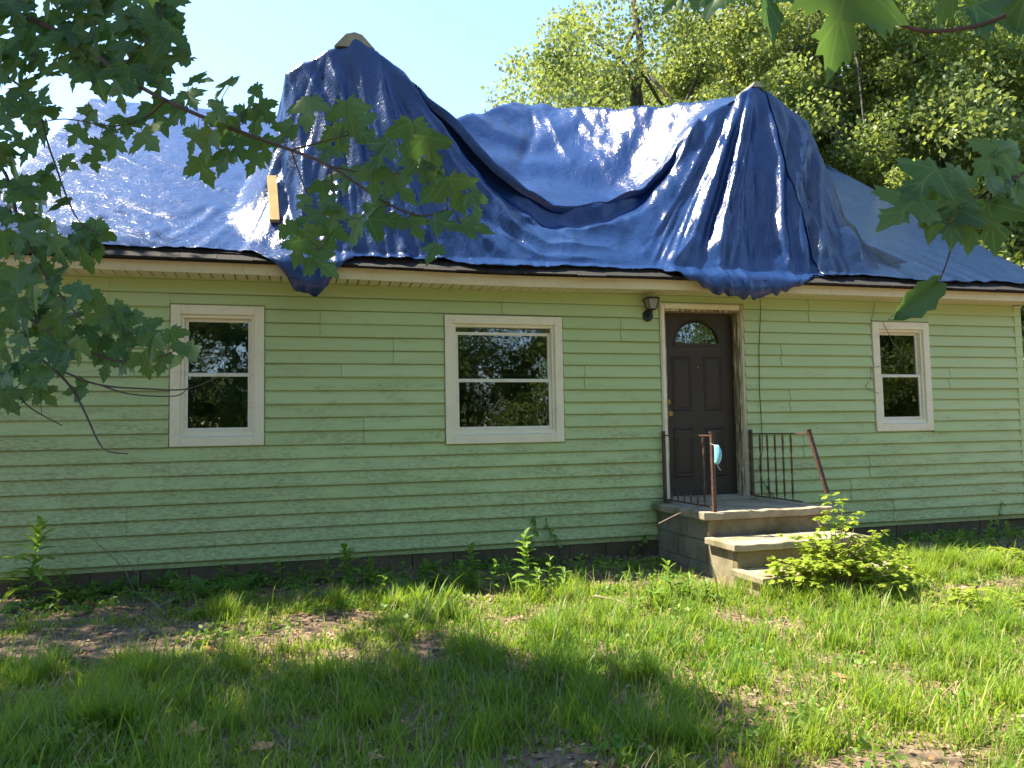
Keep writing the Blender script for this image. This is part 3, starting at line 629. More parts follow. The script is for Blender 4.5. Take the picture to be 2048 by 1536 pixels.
def tarp(name, c0, c1, m, label, off=0.0):
    V = np.stack([AX[:, c0:c1], AY[:, c0:c1]-off, AZ[:, c0:c1]+off], -1); nr, nc = V.shape[:2]; base_ = V[0, nc//2].copy()
    I = np.arange(nr*nc).reshape(nr, nc); fa = np.stack([I[:-1, :-1], I[:-1, 1:], I[1:, 1:], I[1:, :-1]], -1).reshape(-1, 4)
    o = link(name, big_mesh(name, V.reshape(-1, 3)-base_, fa, m, smooth=True)); o.location = base_
    sd = o.modifiers.new('thickness', 'SOLIDIFY'); sd.thickness = .003; sd.offset = -1
    return tag(o, label, 'tarp', 'blue tarps over the roof')
ci = lambda x: int(round((x-FX[0])/.02))
tarp('tarp', 0, ci(5.62), MAT['tarp'], 'large blue plastic tarp draped over the left roof and slung between both dormers')
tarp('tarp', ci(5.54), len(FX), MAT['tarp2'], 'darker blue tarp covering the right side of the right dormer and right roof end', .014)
o = MB().box(-.045, .045, -.30, .30, 0, .04).build('wood_block', MAT['lumber'], bevel=.003)
d_ = (UU-547)**2+(VV_-402)**2+1e6*(YY > DY+.8); jj, ii = np.unravel_index(int(np.argmin(d_)), d_.shape); bp_ = np.array([PX[jj, ii], PY[jj, ii], PZ[jj, ii]]); i0, j0 = int(np.argmin(abs(FX+.29))), int(np.argmin(abs(FYs-.62))); i1 = int(np.argmin(abs(FYs-.40))); tz0 = max(ZZ[j0, i0-3:i0+4].max(), 0); tz1 = ZZ[i1, i0-3:i0+4].max()
sl3 = np.gradient(ZZ, FYs, axis=0)[jj, ii]; nb = unit(np.array([0, -sl3, 1.0])); o.location = bp_+nb*.02; o.rotation_euler = (math.atan(sl3), R(-3), R(2))
tag(o, 'short new lumber offcut lying on the blue tarp beside the left dormer', 'wood block')
o = MB().box(-.04, .04, -.35, .35, 0, .04).build('wood_block', MAT['lumber'], bevel=.003)
o.location = (-2.62, 3.72, roof_z(3.6)+.06); o.rotation_euler = (math.atan(MP), 0, R(-8))
tag(o, 'pale board holding the tarp at the left end of the ridge', 'wood block')

# ------------------------------------------------------------------ stoop
SX0, SX1 = 3.54, 4.915
stp = empty('stoop', (4.23, -1, -.25)); SO = Vector((-4.23, 1, .25))
tag(stp, 'weathered concrete block stoop with three slab steps below the brown door', 'steps')
def sp_(mb, name, m, bevel=.01):
    o = mb.build(name, m, stp, bevel=bevel); o.location = SO; return o
def slab(mb, x0, x1, y0, y1, z0, z1, n=16):
    for i in range(n+1):
        x = x0+(x1-x0)*i/n; dy = .014*random.uniform(-1, 1); dz = .007*random.uniform(-1, 1)
        mb.v += [(x, y0+dy, z0), (x, y0+dy*.6, z1+dz), (x, y1, z1), (x, y1, z0)]
        if i:
            b = len(mb.v)-8
            mb.f += [(b, b+4, b+5, b+1), (b+1, b+5, b+6, b+2), (b+2, b+6, b+7, b+3), (b+3, b+7, b+4, b)]
    e = len(mb.v)-4; mb.f += [(e-4*n+3, e-4*n+2, e-4*n+1, e-4*n), (e, e+1, e+2, e+3)]; return mb
sp_(slab(MB(), SX0, SX1, -1.115, -.022, .262, .332), 'landing_slab', MAT['slab'])
sp_(slab(MB(), SX0+.0, SX1+.01, -1.615, -1.10, .050, .112), 'tread', MAT['slab'])
sp_(slab(MB(), SX0+.0, SX1+.06, -2.005, -1.53, -.158, -.100), 'tread', MAT['slab'])
sp_(MB().box(SX0+.06, SX1-.03, -1.075, -1.02, -.4, .261), 'riser', MAT['riser'])
sp_(MB().box(SX0+.05, SX1-.02, -1.565, -1.50, -.5, .049), 'riser', MAT['riser'])
sp_(MB().box(SX0+.04, SX1+.0, -1.965, -1.89, -.5, -.159), 'riser', MAT['riser'])
for x in (SX0+.075, SX1-.25):
    sp_(MB().box(x, x+.17, -1.019, -.03, -.5, .261), 'mortar_core', MAT['stoopblock'], 0)
for r_ in range(3):
    zt = .259-.2*r_
    ys = [-1.074, -.68, -.28, -.03] if r_ % 2 == 0 else [-1.074, -.88, -.48, -.08, -.03]
    for a, b in zip(ys[:-1], ys[1:]):
        sp_(MB().box(SX0+.058-random.uniform(0, .006), SX0+.074, a+(.006 if a > -1 else 1.0*0+.056), b-.004, zt-.19, zt), 'block', MAT['stoopblock'], .004)
sp_(MB().box(SX0+.05, SX0+.2, -1.499, -1.076, -.5, .049), 'step_side', MAT['slab'])
sp_(MB().box(SX0+.04, SX0+.2, -1.889, -1.566, -.5, -.159), 'step_side', MAT['slab'])
sp_(MB().box(SX1-.2, SX1-.03, -1.499, -1.076, -.5, .049), 'step_side', MAT['slab'])
sp_(MB().box(SX1-.2, SX1-.01, -1.889, -1.566, -.5, -.159), 'step_side', MAT['slab'])

# ------------------------------------------------------------------ railings
def baluster(mb, x, y, z0, z1, twist=True, r_=.0075):
    n_ = 22 if twist else 2; pts = [(x, y, z0+(z1-z0)*i/n_) for i in range(n_+1)]
    vs_ = []
    for i, q_ in enumerate(pts):
        th = math.pi/4+(math.pi*3*i/n_ if twist else 0); a = .0115
        rr = (a, a*.55)
        for k in range(4):
            t_ = math.pi/2*k+math.pi/4; cx_, cy_ = rr[0]*math.cos(t_)*1.2, rr[1]*math.sin(t_)*1.2
            vs_.append((q_[0]+cx_*math.cos(th)-cy_*math.sin(th), q_[1]+cx_*math.sin(th)+cy_*math.cos(th), q_[2]))
    fs_ = [(i*4+k, i*4+(k+1) % 4, i*4+4+(k+1) % 4, i*4+4+k) for i in range(n_) for k in range(4)]
    return mb.add(vs_, fs_+[(3, 2, 1, 0), tuple(range(n_*4, n_*4+4))])
def railing(x, label, left):
    r0 = empty('stair_railing', (x, -.5, .333)); RO = Vector((-x, .5, -.333))
    tag(r0, label, 'railing', 'iron railings of the stoop')
    def rp(mb, name, **kw): o = mb.build(name, MAT['rust'], r0, **kw); o.location = RO; return o
    rp(MB().box(x-.015, x+.015, -.075, -.045, .333, 1.085), 'post')
    yf = -1.04
    rp(MB().box(x-.012, x+.012, yf, -.076, 1.030, 1.044), 'top_rail')
    rp(MB().box(x-.010, x+.010, yf+(0 if left else .12), -.076, .365, .378), 'bottom_rail')
    if left:
        rp(MB().box(x-.016, x+.016, yf-.033, yf-.001, .333, 1.06).box(x-.022, x+.022, yf-.039, yf+.005, 1.0605, 1.072), 'post')
    else:
        T_ = np.array([x, yf-.02, 1.065]); E_ = on_z(1652, 985, .47)*0+np.array([4.80, -1.19, .47])
        ax = unit(E_-T_); a = unit(np.cross(ax, (0, 1, 0)))*.016; b = unit(np.cross(ax, a))*.016
        mb = MB(); mb.add([q_+sx*a+sy*b for q_ in (T_, E_) for sx, sy in ((-1, -1), (1, -1), (1, 1), (-1, 1))], [(3, 2, 1, 0), (4, 5, 6, 7)]+[(k, (k+1) % 4, (k+1) % 4+4, k+4) for k in range(4)])
        mb.box(x-.022, x+.022, yf-.042, yf+.002, 1.066, 1.076)
        o = rp(mb, 'hanging_post'); o['label'] = 'loose front post hanging askew from the top rail'
    ys = [-.075-(i+1)*(abs(yf)-.075)/7*.98 for i in range(6)]
    for i, y in enumerate(ys):
        if left and i < 5: rp(baluster(MB(), x, y, .379, .379+(.07, .09, .08, .10, .07)[i], False), 'baluster_stub')
        elif left: rp(baluster(MB(), x, y, .379, 1.029), 'baluster')
        elif i < 5: rp(baluster(MB(), x, y-.02, .379, 1.029), 'baluster')
railing(3.68, 'brown iron railing left of the door with broken balusters', True)
railing(4.72, 'brown iron railing right of the door with twisted balusters and dangling post', False)
# face mask on the left post
mk = empty('face_mask', (3.69, -1.09, .86)); tag(mk, 'pale blue disposable face mask hanging on the left railing post', 'face mask')
mb = MB(); nm, nn = 7, 9
for i in range(nn):
    t = i/(nn-1)-.5
    for j in range(nm):
        s = j/(nm-1); wd = .078*(1-1.3*abs(t)**2.2*1.6); mb.v.append((-.018+s*wd, -.012-.045*math.sin(math.pi*s)*math.cos(t*2.4)+.006*math.sin(i*3.1), t*.178))
mb.f = [(i*nm+j, i*nm+j+1, (i+1)*nm+j+1, (i+1)*nm+j) for i in range(nn-1) for j in range(nm-1)]
o = mb.build('mask_sheet', MAT['mask'], mk, smooth=True); sd = o.modifiers.new('t', 'SOLIDIFY'); sd.thickness = .003
MB().tube([(-.01, -.016, .085), (-.03, .03, .10), (-.01, .055, .06), (.0, .05, .0), (-.012, -.01, -.085)], .002, 5).tube([(.0, -.02, -.085), (.012, -.03, -.12), (.03, -.03, -.145)], .002, 5).build('ear_loop', MAT['maskwhite'], mk)
# wall lantern
lt = empty('wall_lantern', (3.556, 0, 2.31)); tag(lt, 'small black wall lantern mounted left of the brown door', 'lamp')
def lanp(mb, name, m, **kw): return mb.build(name, m, lt, **kw)
lanp(MB().disc((0, 0), .062, -.034, -.018), 'backplate', MAT['black'], bevel=.006)
lanp(MB().tube([(0, -.034, 0), (0, -.075, .0), (.012, -.10, .03), (.012, -.10, .06)], .013, 8), 'arm', MAT['black'])
def frus(mb, cx, cy, z0, z1, r0, r1):
    return mb.add([(cx+s1*r_, cy+s2*r_, z) for z, r_ in ((z0, r0), (z1, r1)) for s1, s2 in ((-1, -1), (1, -1), (1, 1), (-1, 1))], [(3, 2, 1, 0), (4, 5, 6, 7)]+[(k, (k+1) % 4, (k+1) % 4+4, k+4) for k in range(4)])
lanp(frus(MB(), .012, -.10, .062, .165, .035, .058), 'lantern_glass', MAT['lampglass'])
fm = MB()
for s1, s2 in ((-1, -1), (1, -1), (1, 1), (-1, 1)): fm.tube([(.012+s1*.036, -.10+s2*.036, .06), (.012+s1*.060, -.10+s2*.060, .168)], .006, 4)
frus(fm, .012, -.10, .050, .062, .026, .041)
lanp(fm, 'lantern_frame', MAT['black']); lanp(frus(frus(MB(), .012, -.10, .166, .176, .070, .068), .012, -.10, .1765, .190, .066, .045), 'lantern_roof', MAT['black'])
# hanging cable and wires
def wire(name, pts, r_, m, label, cat, base=None):
    b = np.array(base if base is not None else pts[-1], float)
    o = MB().tube([np.array(q_)-b for q_ in pts], r_, 6).build(name, m, smooth=True); o.location = b; return tag(o, label, cat)
cab = [(1520, 577), (1521, 630), (1518, 700), (1519, 780), (1524, 862), (1525, 900), (1519, 935), (1523, 960), (1545, 990), (1553, 1000)]
cpts = [on_y(u, v, -.028 if i else -.30) for i, (u, v) in enumerate(cab)]; cpts = [cpts[0], on_y(1520, 592, -.08)]+cpts[1:]
wire('cable', cpts, .0042, MAT['cable'], 'thin dark cable hanging down the siding right of the door', 'cable')
b = on_y(1537, 978, -.06); o = MB().tube([(0, 0, 0), (.0, .0, .02), (.004, .01, .034)], [.018, .022, .012], 8).tube([(0, 0, 0), (.03, .02, -.07), (.05, .03, -.11)], .004, 5).build('cable_plug', MAT['cable']); o.location = b; tag(o, 'black plug end of a cord behind the right railing', 'plug')
vl = [(1750, 605), (1746, 630), (1741, 642), (1765, 643), (1776, 665), (1785, 685), (1803, 705), (1798, 725), (1785, 735), (1760, 733), (1742, 735), (1741, 760), (1730, 772), (1745, 783), (1757, 786)]
wire('dry_vine', [on_y(u, v, -.045-.01*math.sin(i*2)) for i, (u, v) in enumerate(vl)], .0035, MAT['drytwig'], 'thin dry vine trailing over the narrow right window', 'vine')

# ------------------------------------------------------------------ leaf meshes
half = [(0, 0), (.09, -.08), (.27, -.13), (.25, -.02), (.41, .02), (.35, .10), (.47, .15), (.64, .33), (.52, .35), (.55, .47), (.43, .42), (.37, .47), (.29, .41), (.14, .40), (.21, .53), (.29, .60), (.20, .63), (.20, .75), (.11, .76), (.07, .86), (0, 1.0)]
def maple_mesh(name, m, seed):
    import bmesh
    r_ = random.Random(seed); pts = [(x*(1+r_.uniform(-.08, .08)), y+r_.uniform(-.02, .02)) for x, y in half]; pts[0] = (0, 0); pts[-1] = (0, 1)
    curl, droop = r_.uniform(.10, .40), r_.uniform(.1, .45)
    rib = [(0, .2), (0, .4), (0, .6), (0, .8)]; bm = bmesh.new(); mid = [bm.verts.new((x, y, 0)) for x, y in [pts[0]]+rib+[pts[-1]]]; fl = []
    for sg in (1, -1):
        side = [bm.verts.new((sg*x*(1+(sg < 0)*r_.uniform(-.1, .1)), y, 0)) for x, y in pts[1:-1]]
        loop = [mid[0]]+side+[mid[-1]]+mid[-2:0:-1]
        fl.append(bm.faces.new(loop if sg > 0 else loop[::-1]))
    bm.normal_update(); bmesh.ops.triangulate(bm, faces=fl, ngon_method='EAR_CLIP')
    for v in bm.verts: x, y, _ = v.co; v.co.z = .32*curl*abs(x)*2-droop*(y*y*.35+x*x*.5)+.03*math.sin(9*x+5*y+seed)
    me = bpy.data.meshes.new(name); bm.to_mesh(me); bm.free(); me.materials.append(m); me.update(); me.shade_smooth(); return me
maples = [maple_mesh('leaf', MAT['maple'], s) for s in range(6)]
def orient(tip, nrm):
    t = unit(tip); n_ = np.asarray(nrm, float); n_ = unit(n_-t*(n_ @ t)); s = np.cross(t, n_)
    return Matrix(((s[0], t[0], n_[0]), (s[1], t[1], n_[1]), (s[2], t[2], n_[2])))
def put_leaf(parent, base, tip, nrm, size, meshes, off, name='leaf'):
    o = link(name, random.choice(meshes), parent)
    o.matrix_local = Matrix.Translation(Vector(base-off)) @ orient(tip, nrm).to_4x4() @ Matrix.Scale(size, 4); return o
def leaf_cloud(cent, rad, count, size, seed, flat=.75, shape='diamond', up=.5):
    # many small folded leaves; returns V, F(4), tint
    r_ = np.random.default_rng(seed); k = len(cent); idx = np.repeat(np.arange(k), count)
    P_ = unit(r_.normal(size=(len(idx), 3)))*(r_.uniform(0, 1, (len(idx), 1))**.45)*np.asarray(rad)[idx][:, None]*np.array([1, 1, flat])+np.asarray(cent)[idx]
    t = unit(r_.normal(size=P_.shape)+np.array([0, 0, -.55])); n_ = unit(r_.normal(size=P_.shape)*.9+np.array([0, 0, up])); s = unit(np.cross(t, n_)); n_ = np.cross(s, t)
    L = size*r_.uniform(.65, 1.35, (len(idx), 1)); W_ = L*r_.uniform(.28, .42, (len(idx), 1))
    V = np.stack([P_, P_+t*L*.45+s*W_+n_*L*.08, P_+t*L, P_+t*L*.45-s*W_+n_*L*.08], 1).reshape(-1, 3)
    F_ = np.arange(len(V)).reshape(-1, 4); ti = np.clip(np.repeat(np.repeat(r_.uniform(0, 1, k), count)*.55+r_.uniform(0, .45, len(idx)), 4), 0, 1)
    return V, F_, ti

# ------------------------------------------------------------------ the foreground maples
def spline(pts, per=6):
    P_ = [np.array(q_, float) for q_ in pts]; P_ = [2*P_[0]-P_[1]]+P_+[2*P_[-1]-P_[-2]]; out = []
    for i in range(1, len(P_)-2):
        for k in range(per):
            t = k/per; a, b, c, d = P_[i-1:i+3]
            out.append(.5*((2*b)+(c-a)*t+(2*a-5*b+4*c-d)*t*t+(3*b-a-3*c+d)*t**3))
    return out+[P_[-2]]
LITPX = [(830, 1200), (960, 1120), (1140, 1140), (1330, 1180), (1400, 1050), (1700, 1010), (2100, 1075), (2300, 1150), (2300, 1420), (2048, 1425), (1800, 1430), (1500, 1410), (1330, 1340), (1180, 1290), (1000, 1270)]
LIT = [tuple(on_z(u, v, -.25)[:2]) for u, v in LITPX]
SPOTS = [(on_z(u, v, -.25)[:2], s) for u, v, s in ((410, 1285, .05), (60, 1185, .12))]
def crown_clumps(gxr, gyr, zr, n_, seed, lo_frame=True):  # unseen crown clumps, shaped so their shade stays off the lit ground
    r_ = random.Random(seed); out = []; tries = 0
    while len(out) < n_ and tries < n_*40:
        tries += 1
        gx0, gy0, z = r_.uniform(*gxr), r_.uniform(*gyr), r_.uniform(*zr)
        rad = r_.uniform(.35, .62)
        if inpoly(gx0, gy0, LIT): continue
        if any(math.hypot(gx0-c[0], gy0-c[1]) < s+rad*.45 for c, s in SPOTS): continue
        if any(inpoly(gx0+rad*.55*math.cos(a), gy0+rad*.55*math.sin(a), LIT) for a in (0, 1.57, 3.14, 4.71)): continue
        P_ = np.array([gx0, gy0, -.25])+SUN/SUN[2]*(z+.25)
        if gy0 > -1.1 and P_[0] > -4.5: continue
        u, v, w_ = project(P_)
        if w_ > .3:
            m_ = F*(rad+.1)/w_
            if -m_ < u < IW+m_ and -m_ < v < IH+m_: continue
        out.append((P_, rad))
    return out
def tree_wood(base, top, r0, tips, seed, limbs):
    r_ = random.Random(seed); mb = MB(); base = np.array(base, float); top = np.array(top, float)
    pts = [base+(top-base)*t+np.array([r_.uniform(-.12, .12), r_.uniform(-.12, .12), 0])*(0 < t < 1)*(1+t) for t in np.linspace(0, 1, 8)]
    pts[0] = base
    mb.tube(spline(pts, 3), list(np.linspace(r0*1.25, r0*.22, 22)), 10)
    for k in range(limbs):
        tip = tips[r_.randrange(len(tips))]; t = r_.uniform(.35, .92); s = base+(top-base)*t
        s = pts[min(int(t*7), 6)]*(1-(t*7 % 1))+pts[min(int(t*7)+1, 7)]*(t*7 % 1)
        mid = s*.5+tip*.5+np.array([r_.uniform(-.25, .25), r_.uniform(-.25, .25), r_.uniform(-.1, .5)])
        d = np.linalg.norm(tip-s); rr = r0*(.16+.30*(1-t))
        mb.tube(spline([s, mid, tip], 4), list(np.linspace(rr, .012, 9)), 6)
    return mb
def maple_tree(base, top, r0, clumps, label, seed):
    root = empty('maple_tree', base); tag(root, label, 'tree', 'maples in front of the house')
    b = np.array(base, float)
    tips = [c for c, _ in clumps]
    tree_wood(np.zeros(3), np.array(top)-b, r0, [t-b for t in tips], seed, 34).build('trunk', MAT['bark'], root, smooth=True)
    V, F_, ti = leaf_cloud([c-b for c, _ in clumps], [r_ for _, r_ in clumps], 85, .135, seed)
    tag(link('crown', big_mesh('crown', V, F_, MAT['maplemass'], ti), root), kind='stuff')
    return root
cl = crown_clumps((-5.5, 2.2), (-6.6, -.4), (4.6, 8.4), 330, 3)+crown_clumps((-4, 1.4), (-5.8, -2.9), (4.6, 8), 110, 8)
mL = maple_tree((-4.9, -2.4, gz(-4.9, -2.4)), (-4.3, -2.2, 8.2), .19, cl, 'maple tree at left whose leafy branches hang in front of the roof', 5)
cr = crown_clumps((1.0, 8.5), (-9, -3.2), (4.4, 7.6), 100, 4)
mR = maple_tree((5.6, -7.6, gz(5.6, -7.6)), (4.4, -6.6, 7.8), .17, cr, 'maple tree at right with large leaves hanging near the upper right corner', 6)
def branch(parent, name, pts, r0, r1, per=5):
    off = np.array(parent.location); S = spline(pts, per); S = [q_-off for q_ in S]
    MB().tube(S, list(np.linspace(r0, r1, len(S))), 7).build(name, MAT['twig'], parent, smooth=True); return [q_+off for q_ in S]
BL = []
def bl(px, d0, d1, r0, r1, parent=None):
    parent = parent or mL; n_ = len(px); BL.extend(branch(parent, 'branch', [at(u, v, d0+(d1-d0)*i/(n_-1)) for i, (u, v) in enumerate(px)], r0, r1))
bl([(-160, -90), (-40, -10), (150, 80), (240, 148), (330, 200), (450, 252), (582, 300), (661, 333), (765, 401), (836, 431), (894, 420)], 2.9, 1.95, .010, .0022)
bl([(582, 300), (697, 270)], 2.15, 2.05, .003, .0015); bl([(582, 300), (600, 350), (622, 412)], 2.15, 2.1, .003, .0015)
bl([(661, 333), (668, 400), (668, 455), (640, 500)], 2.1, 2.05, .003, .0014); bl([(661, 333), (740, 345), (825, 346), (868, 330)], 2.1, 2.0, .003, .0014)
bl([(240, 148), (280, 90), (330, 60)], 2.6, 2.6, .004, .0015); bl([(330, 200), (290, 235), (225, 252), (130, 238), (60, 250)], 2.5, 2.7, .004, .0015)
bl([(-120, 250), (0, 330), (40, 450), (90, 550), (130, 600), (170, 648)], 2.7, 2.5, .007, .002)
bl([(-150, 560), (0, 600), (90, 660), (140, 690), (230, 722), (265, 724)], 2.9, 2.5, .008, .0022)
bl([(-100, 720), (0, 745), (25, 775), (60, 815), (124, 851)], 2.8, 2.5, .005, .0018)
bl([(60, 700), (130, 760), (165, 815), (195, 880), (215, 902), (256, 908)], 2.7, 2.4, .005, .0018)
bl([(130, 745), (200, 770), (300, 778), (375, 778), (432, 755)], 2.65, 2.35, .004, .0016); bl([(200, 770), (260, 788), (350, 792), (380, 772)], 2.6, 2.4, .003, .0014)
bl([(230, 722), (305, 715), (335, 710)], 2.5, 2.4, .003, .0014); bl([(-60, 110), (60, 190), (100, 300), (150, 430), (200, 470)], 2.9, 2.6, .005, .0018)
LV = [(615,225,88),(700,236,90),(568,272,80),(654,308,60),(679,279,75),(722,265,95),(822,283,105),(862,308,95),(761,311,90),(751,365,85),(693,358,80),(804,379,85),(865,379,95),(912,390,95),(951,412,75),(955,455,85),(829,455,75),(894,447,75),(772,440,95),(729,433,75),(711,465,80),(618,437,80),(585,466,60),(606,405,46),(647,385,60),(661,408,55),(625,483,80),(661,476,70),(597,505,70),(647,530,85),(865,508,62),(668,437,65),(815,333,75),(844,347,65),
      (398,161,72),(448,174,78),(506,191,62),(513,246,75),(533,226,62),(383,198,62),(430,229,66),(318,236,85),(297,280,92),(253,253,70),(386,284,72),(417,290,78),(410,342,78),(448,325,72),(506,328,66),(478,294,72),(530,300,68),(478,236,60),(444,260,72),(226,297,62),(195,297,52),(140,328,44),(188,325,48),(150,273,56),(212,256,48),(178,239,60),(318,181,70),(239,191,72),(353,230,70)]
rr_ = random.Random(11)
def fill(poly, n_, s0, s1, mind):
    xs_ = [q_[0] for q_ in poly]; ys_ = [q_[1] for q_ in poly]; out = []; tr = 0
    while len(out) < n_ and tr < 6000:
        tr += 1; u, v = rr_.uniform(min(xs_), max(xs_)), rr_.uniform(min(ys_), max(ys_))
        if inpoly(u, v, poly) and all(math.hypot(u-a, v-b) > mind for a, b, _ in out): out.append((u, v, rr_.uniform(s0, s1)))
    return out
LV += fill([(-20, -20), (330, -20), (362, 60), (350, 140), (300, 170), (240, 190), (130, 170), (60, 130), (-20, 180)], 60, 62, 98, 25)
LV += fill([(-20, 110), (60, 150), (110, 230), (95, 330), (120, 400), (130, 500), (60, 560), (-20, 560)], 38, 56, 84, 27)
LV += fill([(-20, 540), (90, 540), (180, 450), (215, 480), (150, 570), (235, 620), (260, 665), (372, 660), (365, 730), (300, 745), (215, 750), (120, 750), (60, 790), (-20, 830)], 54, 56, 84, 27)
LV += [(262, 640, 55), (238, 628, 50), (20, 800, 62), (95, 795, 55), (150, 780, 60)]
LV = LV[:298]
off = np.array(mL.location); ptm = MB(); BLa = np.array(BL)
BLp = np.array([project(q_) for q_ in BLa])
for (u, v, s) in LV:
    near = np.argmin(np.hypot(BLp[:, 0]-u, BLp[:, 1]-v)); d_b = BLp[near, 2]; dist = math.hypot(BLp[near, 0]-u, BLp[near, 1]-v)
    depth = d_b+rr_.uniform(-.12, .12) if dist < 90 else rr_.uniform(2.2, 3.1)
    size = s*depth/F*.88
    a = rr_.gauss(0, .75); tipd = -AU*math.cos(a)+AR*math.sin(a)+AF*rr_.uniform(-.6, .35)
    nrm = -AF*.85+np.array([0, 0, 1])*rr_.uniform(.1, 1.0)+AR*rr_.uniform(-.6, .6)
    c = at(u, v, depth); bse = c-unit(tipd)*size*.42
    put_leaf(mL, bse, tipd, nrm, size, maples, off)
    if dist < 120:
        q_ = BLa[near]; ptm.tube([q_-off, (q_+bse)/2-off+np.array([0, 0, .012]), bse-off], .0012, 4)
tag(ptm.build('petiole', MAT['twig'], mL), kind='stuff')
# big leaves of the right maple, close to the camera
BL = []
bl([(1775, -60), (1780, 10), (1787, 40), (1850, 62), (1950, 52), (2048, 14), (2150, -40)], 1.0, 1.15, .0022, .0035, mR)
bl([(1760, -40), (1775, -60)], .95, 1.0, .002, .002, mR); bl([(2120, 290), (2048, 345), (1985, 378), (1930, 415), (1895, 440)], 1.5, 1.3, .004, .0018, mR)
bl([(1985, 378), (1970, 440)], 1.4, 1.36, .002, .0014, mR); bl([(1908, 478), (1895, 520), (1880, 560)], 1.32, 1.28, .0014, .0012, mR)
bl([(1640, -90), (1690, -40), (1700, -10)], .98, .98, .002, .0014, mR); bl([(1530, -90), (1540, -30)], 1.0, 1.0, .002, .0014, mR)
off = np.array(mR.location)
for (u, v, s, a, d_) in [(1680, 50, 215, .15, .95), (1540, 12, 150, -.15, 1.0), (1440, -18, 140, .5, 1.02), (1360, -6, 90, .9, 1.05), (1740, 25, 120, -.5, 1.0), (1900, -5, 110, .3, 1.1), (2010, 40, 150, -.9, 1.12), (2050, 0, 130, .2, 1.1), (1840, 368, 118, .9, 1.3), (1800, 425, 125, 1.0, 1.28), (1872, 425, 130, .35, 1.32), (1925, 380, 105, -.2, 1.33), (1905, 455, 95, .2, 1.3), (1985, 455, 110, -.2, 1.35), (1940, 462, 90, .1, 1.3), (2000, 400, 120, -.6, 1.38), (2035, 340, 130, -.9, 1.45), (1975, 325, 95, .8, 1.42), (2045, 420, 105, -.4, 1.4), (1880, 385, 95, 1.3, 1.36)]:
    tipd = -AU*math.cos(a)-AR*math.sin(a)+AF*rr_.uniform(-.3, .2); nrm = -AF*.8+np.array([0, 0, 1])*rr_.uniform(.1, .8)+AR*rr_.uniform(-.4, .4)
    put_leaf(mR, at(u, v, d_)-unit(tipd)*s*d_/F*.45, tipd, nrm, s*d_/F, maples, off)
tp = at(1880, 560, 1.28)-off; e_ = at(1778, 640, 1.25)-off; dv = unit(e_-tp); sd_ = unit(np.cross(dv, AF)); L_ = np.linalg.norm(e_-tp)
vs_ = []
for i in range(9):
    t = i/8; wd = .027*math.sin(math.pi*min(1, t*.95+.08))**.7*(1+.28*(i % 2)); cpt = tp+dv*L_*t
    vs_ += [cpt+sd_*wd*.9-AF*.012, cpt+AF*.008, cpt-sd_*wd*.7-AF*.015]
MB().add(vs_, [(i*3+k, i*3+k+1, i*3+k+4, i*3+k+3) for i in range(8) for k in range(2)]).build('folded_leaf', MAT['maple'], mR, smooth=True)

# ------------------------------------------------------------------ trees behind and around
def make_tree(name, base, hgt, crad, czf, nclump, lpc, lsize, mat, label, seed, group='trees behind the house', r0=.16, zf=1.1):
    r_ = random.Random(seed); base = np.array(base, float); cen = np.array([0, 0, hgt*czf])
    cl_ = []; 
    while len(cl_) < nclump:
        d = unit(np.array([r_.gauss(0, 1), r_.gauss(0, 1), r_.gauss(0, 1)])); rad = r_.random()**.38
        lump = 1+.22*math.sin(3*d[0]+seed)+.18*math.sin(5*d[1]+2*seed)+.15*math.sin(4*d[2]+seed)
        q_ = cen+d*rad*np.array([crad, crad, hgt*(1-czf)*zf])*lump
        if q_[2] > .6: cl_.append(q_)
    root = empty(name, base); tag(root, label, 'tree', group)
    tree_wood(np.zeros(3), np.array([r_.uniform(-.5, .5), r_.uniform(-.5, .5), hgt*.92]), r0, cl_, seed, 30).build('trunk', MAT['bark'], root, smooth=True)
    V, F_, ti = leaf_cloud(cl_, [r_.uniform(.35, .75)*crad/3 for _ in cl_], lpc, lsize, seed, up=.35)
    tag(link('crown', big_mesh('crown', V, F_, MAT[mat], ti), root), kind='stuff'); return root
def copy_tree(root, loc, rz, label, s=1.0, group=None):
    c = root.copy(); col.objects.link(c); c.location = loc; c.rotation_euler = (0, 0, rz); c.scale = (s, s, s); c['label'] = label
    if group: c['group'] = group
    for ch in root.children:
        k = ch.copy(); col.objects.link(k); k.parent = c
    return c
def gp(u, depth): q_ = at(u, 800, depth); return (q_[0], q_[1], -.3)
tA = make_tree('oak_tree', gp(1325, 17.5), 13.0, 4.0, .55, 260, 430, .095, 'oak', 'tall spreading oak behind the roof between the two dormers', 21, r0=.24)
tB = make_tree('oak_tree', gp(1690, 15.5), 12.5, 3.2, .55, 210, 430, .092, 'oak', 'yellow green oak rising right of the right dormer', 22)
tC = make_tree('hickory_tree', gp(1960, 15), 12.0, 3.4, .52, 210, 400, .095, 'oak2', 'dense green tree behind the right end of the roof', 23, zf=1.25)
tD = make_tree('hickory_tree', gp(1540, 22), 15.0, 3.8, .55, 190, 380, .11, 'oak2', 'darker green tree directly behind the right dormer peak', 24)
copy_tree(tC, gp(2230, 17), 1.9, 'tall tree beyond the right corner of the house, cut by the frame', 1.05)
copy_tree(tB, gp(1850, 20), 2.4, 'pale green tree farther back behind the right roof end', 1.15)
copy_tree(tD, gp(1760, 26), 1.2, 'tall dark tree in the back row behind the yellow green oak', 1.1)
copy_tree(tA, gp(1240, 24), 2.2, 'hazy oak in the back row behind the sagging tarp', .95)
tE = make_tree('small_tree', gp(935, 26), 9.4, 1.9, .60, 60, 150, .16, 'oak2', 'low rounded tree top just right of the left dormer slope', 25, r0=.1)
